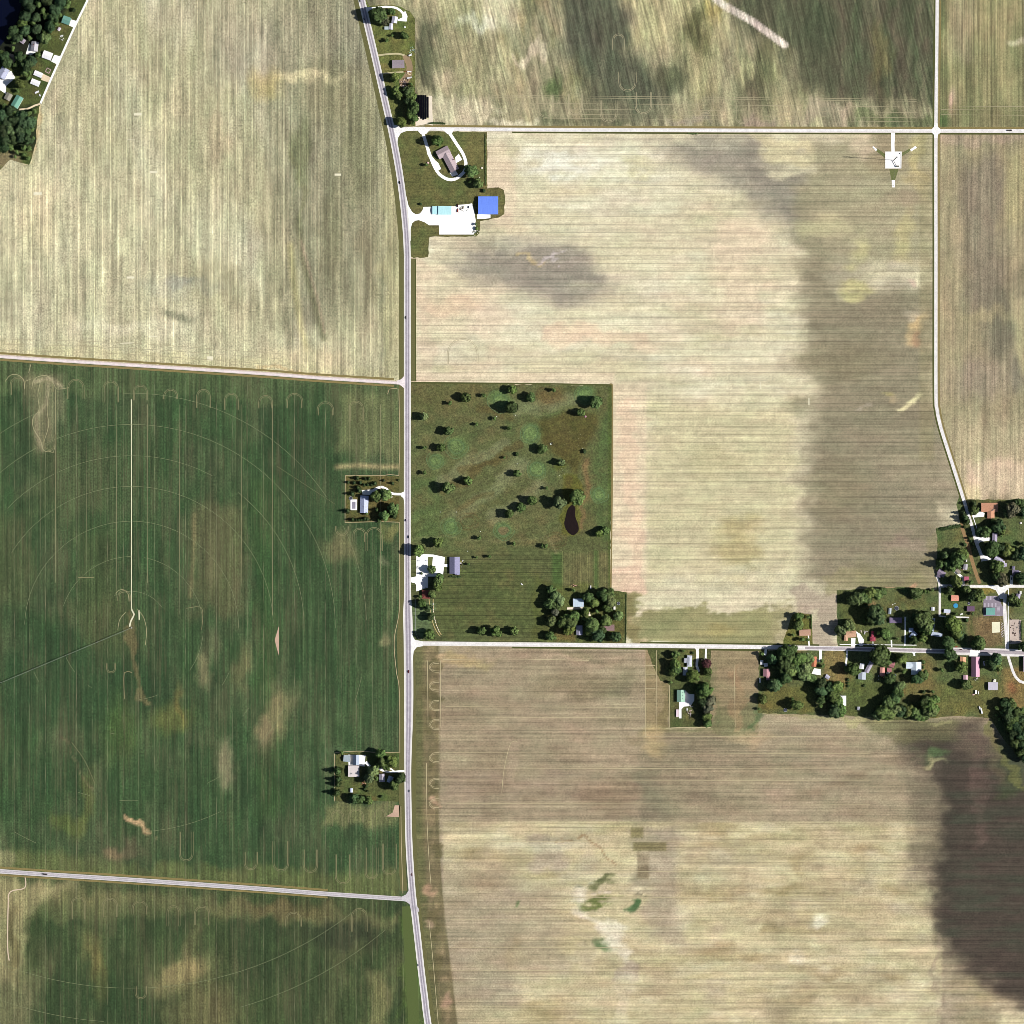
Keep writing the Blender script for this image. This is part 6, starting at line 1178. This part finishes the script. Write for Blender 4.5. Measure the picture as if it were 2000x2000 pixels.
def tr(s_, tint='g', kind='t'):
    for w_ in s_.split():
        a = w_.split(','); T.append((float(a[0]), float(a[1]), float(a[2]), a[3] if len(a) > 3 else tint, kind))
tr('829,815,6.5,l 879,788,5.5,l 910,777,7 945,773,5.5,l 876.5,842,7 931,829,4.5,l 966,817,4.5,d 995,836,5.5,l 829,875,5.2 862,874,6 829,923,5.5 913,940,6.5 1001,761,6.5 1000,795,9.5,d 985,894,3.5,d 876.5,952,9.5 856,1059,8 936,1051,5.5,l 956,1086.5,4.5 931,1089,3.4,d 915,1102,3.6,d 818,1074,9.5 995.5,1004.5,7 1004,1062,5 1095,904,6.2,l 1010,925,6 1067,953,4.5 1040,977,7 1017,992,6.5 1094,981,10,l 1128.5,971,11 1171,1041,6,y 1182,1036,6 1066,1066,5.6,l 1082,762,5.6 1037,775,7 1165,786,9.5 1134,806,6.5 1060,876.5,7 1141.5,881.5,3,d 1009,887,2.8,d 1060,1066,4.5,l')
tr('940,1233,7 970,1233,9 1003,1233,7 843,1112.6,6 856,1136,8.5 854,1144,8 858,1128,6.5 844,1161,6 821,1165,4.5 824.5,1178,6 841,1204,6.5,d 838,1240,8.5')
tr('836,1187,5 823,1120,2', 'd', 'c')
tr('733,971,9 752.5,966,9.5 768,993,9 770,1000,6 750,1007.6,8 716,1003,4,d 740,966,6')
tr('680.5,942,2.2 692,943,2.6 704,943,2.6 698,934,3 714,935,2.4 721,935,2.4 711.5,947,2.2 718.5,947,2.2 726,947,2.2 732.5,944,2.8 750,938.5,1.8 699,952,3 702,958,3.6 688,964.5,3.6 767,944,2.4 778,938,1.6 689,1015,3 696,1015.5,2.2 701,1015.5,2.2 706,1015.5,2.2 713,1013.5,3 718,1014,2.4 770,1008,4 736,996,3.4 679,998,3.6 740,1016,3.4', 'd', 'c')
tr('741,30,12 749,42,9,o 731,27,6 765,23,6 756,80,5 766,70,3.6,o 790,71,6 773,153,8,y 775,178,6.5 780,186,6.5 797,180,8.5,d 803,189,8 799,197,7,d 806,205,8 808,214,9.5 802,222,8 809,232,6.5 784,239,8.5,y 803,165,5,d 803,174,6 807,240,5')
tr('855,274,10 919,335,10.5 932.5,338,4.5,d 935,359,7 918,356,4,r 833,322,4.5,d 945,373,2.8,d 930,438,3.2,d 931,446,2.6 821.5,399,2,d')
tr('1076,1152,7 1083,1163,8.5,l 1092,1173,8.5,l 1075,1179,8.5 1087,1183,8 1084,1194,6.5,o 1078,1213,7.5,l 1075,1242,6.5 1084,1245,5 1100,1214,9.5 1114,1217,10.5 1110,1230,10,y 1122,1203,9 1108,1206,7 1143,1196,7,y 1149,1166,8.5 1160,1176,7,y 1177,1162,9.5 1190,1158,8.5 1192,1174,9.5,l 1186,1186,8 1208,1203,8,l 1183,1211,8.5 1157,1218,12 1153,1230,8 1168,1240,11,b 1146,1247,3.4 1202,1244,8,d 1165,1194,5,y 1141,1208,6,d 1174,1232,7,d 1120,1152,5,d')
tr('668,1470,4.8 743,1473,9 746,1486,8 763.5,1488,10,y 755,1494,7 729,1507,10,l 722,1519,8.5,l 736,1520,6 781,1516.5,10,d 768,1532,8.5 704,1561,6.5 721,1563,6.5 692,1559,7,d 776,1481,4.4 739,1496,6,d 716,1535,3,d 745,1555,2.4,d')
tr('660,1505,5.5 661,1522,5 660.5,1531,4.6 658,1547.5,5.2 712,1541,2 718,1545,1.6', 'd', 'c')
tr('1319,1279,6.5 1319,1297,8.5 1322,1306,7 1315,1313,6.5 1353,1318.5,10,y 1383,1311,6.5 1363,1326,5 1376,1347,12 1364,1345,8,d 1386,1366,9.5,o 1375,1369,9,d 1382,1384,8,o 1381,1399,7 1381,1411,6.5 1370,1360,8 1310,1332,4.5,d 1384,1378,6 1380,1296,6.5,r 1335,1271,3.5,d 1353,1275.5,2.2,d 1379,1303,5,d 1378,1335,5,d')
tr('1560,1204,6.5 1577.5,1205.5,5,y 1560,1221,8.5 1577,1249,5,d 1566,1248,6,d 1641,1231,9,l 1660,1221,9,l 1653,1224,6 1549,1240,4,d 1487,1276,6,y')
tr('1537,1271,11 1548,1268,7 1524,1274,8,d 1544,1284,10 1561,1287,10.5 1579,1284,8.5,l 1508,1288,8,b 1532,1299,12,d 1541,1309,10.5 1573,1304,9,l 1569,1319,9.5,l 1533,1322,9,d 1511.5,1339,10,b 1518,1334,7,b 1586,1324,6.5 1604,1334,9,d 1603,1350,9,b 1635,1340,9.5,y 1620,1344,9,d 1665,1307,10.5 1652,1306,6,d 1489.5,1366,6.5,y 1556,1377,9 1548,1366,5,d 1604,1366,7,d 1601,1378,6,d 1625,1359,9.5 1629,1388,9.5,b 1641,1388,9 1637,1371,7 1595,1330,6,o 1553,1302,8 1580,1298,6,l 1482,1384,4,d 1484,1356,3.4,d 1605,1291,5,d 1606,1301,5.5,d 1527,1288,8,d 1512,1302,5,b')
tr('1717,1281,16 1726,1290,9 1722,1270,9 1760,1284,8.5,y 1738,1325.6,7.5 1757,1340,8.5,l 1755,1352,9 1748,1362,7.5,b 1765,1311.5,6 1790,1325,8.5,b 1801,1320,8.5 1782,1331,6,d 1733,1373,9.5 1723,1389,10.5 1711,1398,8,b 1735,1396,9.5 1748,1387,8.5,l 1758,1390,8.5,b 1772,1387,9,y 1788,1391,8.5 1794,1399,7.5 1806,1368,9.5,d 1816,1377,10.5 1822,1366,8.5 1817,1392,9.5,l 1805,1387,8.5,d 1826,1388,7.5 1741,1379,6,d 1768,1398,6,b 1803,1398,7 1821,1351,4.5,y 1803,1352,3,d 1839,1308,5.5,y 1688,1339,2,d 1656,1327,2,d 1656,1334,1.8,d 1656,1340,1.8,d 1803,1293,3 1803,1303,2.5')
tr('1675,1170,9,l 1664,1172,8,d 1686,1168,8.5 1698,1158,8.5,y 1693,1170,7,d 1713,1160,8 1722,1156,6.5 1689,1156,6,d 1708,1198,13,d 1714,1209,10,b 1701,1212,8.5,d 1720,1202,8 1687,1213,4.5 1792,1158.5,7 1786,1168,5 1782,1157,7,d 1799,1155.5,4.4 1806,1155.5,4.4 1812,1156,3.6 1821,1152.5,4,d 1801,1212,14.5 1806,1227,10 1790,1206,8,d 1728.5,1236,6.5 1716,1235,6,d 1801,1246,6.5 1734,1247.5,3,d 1752,1247.5,3.4,d 1785,1250,6.5,d 1691,1183,3,d')
tr('1860,1220,13,y 1852,1212,9,d 1868,1238,8.5 1851,1254,10.5,d 1862,1258,6 1857,1277,10.5,b 1912,1254,10.5 1904,1260,7 1867,1136,9.5,y 1885,1152,7 1877,1150,5,d 1911,1162,9.5,y 1900,1164,9,d 1956,1132,9.5,o 1945,1128,8,d 1976,1171,7.5 1986,1176,6.5 1992,1180,5 1970,1173,5,d 1998,1262,8.5,d 1899,1198,4,d 1855,1151,5,b 1944,1288,10,b 1935,1296,9,d 1946,1302,7 1878,1303,8 1872,1297,5,d 1886,1336,8 1880,1332,6,d 1893,1341,6 1887,1211,3,d 1895,1137,6 1990,1128,7,d 1998,1131,9,d 1867,1199,4.4,d 1875,1242,7,b')
tr('1901,998,6.5 1976,997,10.5,o 1968,1003,7,d 1948,1027,10,b 1954,1036,7,y 1938,1018,5,d 1922,1040,9 1912,1038,6.5,b 1934,1072,12,d 1944,1076,8 1966,1075,9.5,y 1956,1070,8,d 1878,1081,9.5,y 1868,1094,11.5 1855,1108,7.5 1862,1084,7,d 1848,1102,7,d 1997,1080,11,b 1984,1084,10,d 1947,1106,9.5 1938,1102,7,d 1872,1107,6 1998,1062,6,d 1956,1046,4.4,d 1997,1000,8,b 1894,1118,4 1884,1063,3,d')
tr('1900,984,5 1983,981.5,4 1989,981,4 1880,1002,4 1884,1011,5 1888,1018,4.4 1835,1102,6.5 1844,1085,6.5 1892,1051,2.2 1896,1057,2 1900,1063,2 1883,1029,2 1852,1152,5.5 1879,1085,2 1907,1249,2', 'd', 'c')
tr('1961,1373,8.5,b 1975,1377,8.5 1945,1383,6,l 1969,1386,9,b 1983,1390,9.5 1994,1388,8,b 1966,1400,9.5,d 1979,1404,9.5 1993,1405,9.5,b 1972,1417,9.5 1986,1421,10,b 1999,1420,9 1977,1433,9,d 1992,1437,10,b 1984,1449,9.5 1998,1453,10,b 1992,1466,9 2003,1480,9,b 2009,1394,8 2012,1412,9 2013,1440,9 2014,1468,9 1956,1392,6.5,d 1975,1366,6 1945,1397,4,d 1952,1404,4.6,d')
tr('52,4,9.5 62,18,9 77,10,8,o 50,33,9 71,34,8.5,b 110,20,9,b 120,8,8.5,b 107,36,9 92,4,8.5,d 132,14,8,d 136,6,7,b 50,60,8.5 28,63,9,b 36,76,8.5 20,74,7.5,d 74,59,9 76,74,7,d 90,76,8.5,l 99,55,9,b 110,47,7.5 92,34,8,d 85,22,7.5,d 46,46,8.5,y 27,84,6,b 10,112,9,b 16,123,8.5,b 64,120,8.5 75,109,7 55,130,10 50,144,8,b 61,142,7 56,154,6,y 41,166,8.5,y 36,178,5,b 118,30,7 144,20,3,d 4,104,7,b 26,96,6 40,112,9,d 44,122,8,d 96,70,6 58,75,6,d 32,128,7,d 66,46,7,b 88,64,6,d', 'b')
tr('8,226,9 20,217,8.5,d 31,222,8 45,227,9,b 58,222,7,b 69,218,6.5 15,240,9,b 30,238,9.5 45,243,9.5,b 59,240,9 69,232,6 8,258,9.5,d 22,256,9,l 38,258,9.5,b 53,257,8.5 64,254,6 12,275,9.5,b 28,274,9,d 43,272,9.5 57,274,8.5,b 66,270,5 10,291,8.5 23,288,8,b 48,290,7.5,d 58,290,6.5 48,303,5.5,b 56,310,5.5 33,298,5.5,y 30,306,4 3,242,8 1,272,8,b 2,292,8 10,208,7,y', 'b')
ORD = ['', 'second', 'third', 'fourth', 'fifth', 'sixth', 'seventh', 'eighth', 'ninth', 'tenth', 'eleventh', 'twelfth', 'thirteenth', 'fourteenth', 'fifteenth', 'sixteenth', 'seventeenth', 'eighteenth', 'nineteenth', 'twentieth'] + ['number %d' % k for k in range(21, 60)]
def area(x, y):
    if x < 300: return 'trees by the lake at the left' if y < 205 else 'trees of the left edge wood'
    if 800 < x < 1200 and 745 < y < 1110: return 'trees scattered over the golf course'
    if x < 830 and y < 260: return 'trees beside the top of the highway'
    if y < 480: return 'trees around the loop drive and concrete yard'
    if x < 800 and y < 1030: return 'trees of the swimming pool farmstead'
    if x < 800: return 'trees of the lower farmyard'
    if 1060 < x < 1230 and y < 1260: return 'shade trees at the golf course corner'
    if x < 1060: return 'trees around the driving range'
    if x < 1400: return 'trees of the two drive plot'
    if x > 1930 and y > 1360: return 'trees of the lower right wood'
    return 'village trees'
info = []
for (x, y, r_, tint, kind) in T:
    # nearest landmark and the side of it this tree stands on
    d, lx, ly, ph = min((math.hypot(x - a, y - b_), a, b_, p_) for a, b_, p_ in LM)
    th = math.degrees(math.atan2(ly - y, x - lx)) % 360
    side = ['right of', 'above right of', 'above', 'above left of', 'left of', 'below left of', 'below', 'below right of'][int((th + 22.5) // 45) % 8]
    noun = {'t': 'tree', 'c': 'conifer', 's': 'shrub'}[kind]
    if r_ < 3.1: noun = 'bush' if kind != 'c' else 'small conifer'
    size = '' if r_ < 3.1 else 'small' if r_ < 5 else 'mid sized' if r_ < 7.2 else 'broad' if r_ < 10 else 'huge'
    if kind == 'c' and r_ >= 3.1: size = 'pointed'
    info.append([d, ' '.join(q for q in (size, WORD[tint] if kind != 'c' else 'dark', noun) if q), side, ph, noun])
trees_ = sorted((i for i in range(len(T)) if info[i][4] == 'tree'), key=lambda i: -T[i][2] + (2.2 if (T[i][0] < 150 or (T[i][0] > 1930 and T[i][1] > 1360)) else 0))
mass = set(trees_[292:])
cnt = {}
for i, a in enumerate(info):
    if i in mass: continue
    cnt.setdefault((a[1], a[2], a[3]), []).append(i)
order = random.Random(11)
for key, ids in cnt.items():
    ids.sort(key=lambda i: info[i][0])
    for n, i in enumerate(ids):
        desc, side, ph = key
        pre = '' if len(ids) == 1 else ('nearest ' if n == 0 else ORD[n] + ' nearest ')
        info[i].append(('%s%s %s the %s' % (pre, desc, side, ph)))
# past about 300 trees the smallest, lost between bigger crowns, are one undergrowth mass
low = [crown_mesh(90 + k, 12, 42) for k in range(3)]; pcs = []; q = random.Random(3)
for i in sorted(mass):
    x, y, r_, tint, kind = T[i]; src = q.choice(low); a = np.empty(len(src.vertices) * 3, np.float32); src.vertices.foreach_get('co', a); a = a.reshape(-1, 3).copy()
    t_ = q.uniform(0, 6.28); ca, sa = math.cos(t_), math.sin(t_)
    a = np.stack([a[:, 0] * ca - a[:, 1] * sa, a[:, 0] * sa + a[:, 1] * ca, a[:, 2] * 1.1 + 1.5], 1) * r_ * 1.08 + np.array([x - 1000, 1000 - y, 0]); pcs.append(a.astype(np.float32))
co = np.concatenate(pcs); me = bpy.data.meshes.new('undergrowth'); me.vertices.add(len(co)); me.vertices.foreach_set('co', co.ravel()); me.loops.add(len(co)); me.loops.foreach_set('vertex_index', np.arange(len(co), dtype=np.int32))
me.polygons.add(len(co) // 4); me.polygons.foreach_set('loop_start', np.arange(0, len(co), 4, dtype=np.int32)); me.update(calc_edges=True); me.materials.append(LEAF)
o = link(bpy.data.objects.new('undergrowth', me)); o.color = (*COLS['g'], 1); tag(o, 'dense undergrowth and small crowns between the larger trees', 'undergrowth', kind='stuff')
for i, (x, y, r_, tint, kind) in enumerate(T):
    if i in mass: continue
    q = random.Random(i * 13 + 5); con = kind == 'c'
    hc = r_ * (1.62 if not con else 2.0)                     # height of the crown's centre
    if not con and r_ < 3.2: hc = r_ * .95
    name = {'tree': 'tree', 'conifer': 'conifer', 'small conifer': 'conifer', 'bush': 'bush', 'shrub': 'bush'}[info[i][4]]
    root = empty(name, W(x, y)); root.rotation_euler[2] = q.uniform(0, 6.28)
    tag(root, info[i][5], {'tree': 'tree', 'conifer': 'conifer', 'bush': 'bush'}[name], area(x, y))
    c = bpy.data.objects.new('crown', q.choice(CC_ if con else CR_)); c.location = (0, 0, hc)
    s_ = r_ * (1.42 if r_ < 8 else 1.34) * (1.15 if x > 1470 and y > 970 and not (x > 1930 and y > 1360) else 1.1); c.scale = (s_ * q.uniform(.93, 1.07), s_ * q.uniform(.93, 1.07), s_ * (1.12 if not con else 1.0))
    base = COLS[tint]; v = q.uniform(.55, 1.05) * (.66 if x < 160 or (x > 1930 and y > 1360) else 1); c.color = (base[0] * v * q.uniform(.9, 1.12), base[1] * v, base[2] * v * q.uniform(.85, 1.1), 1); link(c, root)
    t = bpy.data.objects.new('trunk', q.choice(TC_ if con else TR_)); t.scale = (s_, s_, hc / 1.7 if not con else hc / 1.9); t.location = (0, 0, hc); link(t, root)

# hedges: clipped rows of leaf clumps, one thing each
def hedge(pts, w, h, label, tint='d'):
    q = random.Random(int(pts[0][0])); r = empty('hedge', W(*pts[0])); tag(r, label, 'hedge'); mb = MB(); x0, y0 = pts[0]
    for a, b_ in zip(pts, pts[1:]):
        d = math.dist(a, b_)
        for _ in range(int(d * w * 9)):
            t = q.random(); x = a[0] + (b_[0] - a[0]) * t - x0 + q.gauss(0, w * .28); y = y0 - (a[1] + (b_[1] - a[1]) * t) + q.gauss(0, w * .28); z = q.uniform(.1, h); s_ = q.uniform(.25, .55)
            n = Vector((q.gauss(0, 1), q.gauss(0, 1), abs(q.gauss(0, 1)) + .2)).normalized(); u = n.orthogonal().normalized() * s_; v = n.cross(u)
            p_ = Vector((x, y, z)); mb.add([p_ - u - v, p_ + u - v, p_ + u + v, p_ - u + v], [(0, 1, 2, 3)])
    o = mb.build('leaves', LEAF, r); o.color = (*COLS[tint], 1)
hedge([(838, 241), (854, 240.5), (870, 241.5)], 3, 2.6, 'dark hedge strip beside the top gravel road start')
hedge([(1837, 1034), (1855, 1030), (1876, 1027)], 6, 4, 'ragged hedge along the top of the village field corner')
hedge([(1584.5, 1201), (1584.5, 1228)], 1.6, 3.2, 'straight dark hedge right of the faded tan house')
hedge([(1800, 1157), (1814, 1157)], 3, 3, 'short hedge left of the narrow village lane top', 'b')
hedge([(1996, 978), (1997, 1012)], 6, 6, 'tall dark hedge at the right edge above the village lawn')
hedge([(947.5, 262), (948, 362)], 1.6, 1.0, 'thin dark hedge right of the loop drive lawn')
hedge([(1222.5, 1160), (1222.5, 1250)], 1.2, 1.2, 'thin dark hedge between bungalow lawn and field')
hedge([(1344, 260.5), (1353, 261.5), (1362, 261)], 2.2, 1.8, 'small green scrub strip below the top gravel road', 'g')
hedge([(1994.8, 1213), (1995.2, 1250)], 1.8, 4, 'straight dark hedge right of the rubble yard')
hedge([(878, 1125.5), (886, 1126), (893, 1126.5), (900, 1126)], 3, 2.4, 'low hedge below the golf clubhouse')
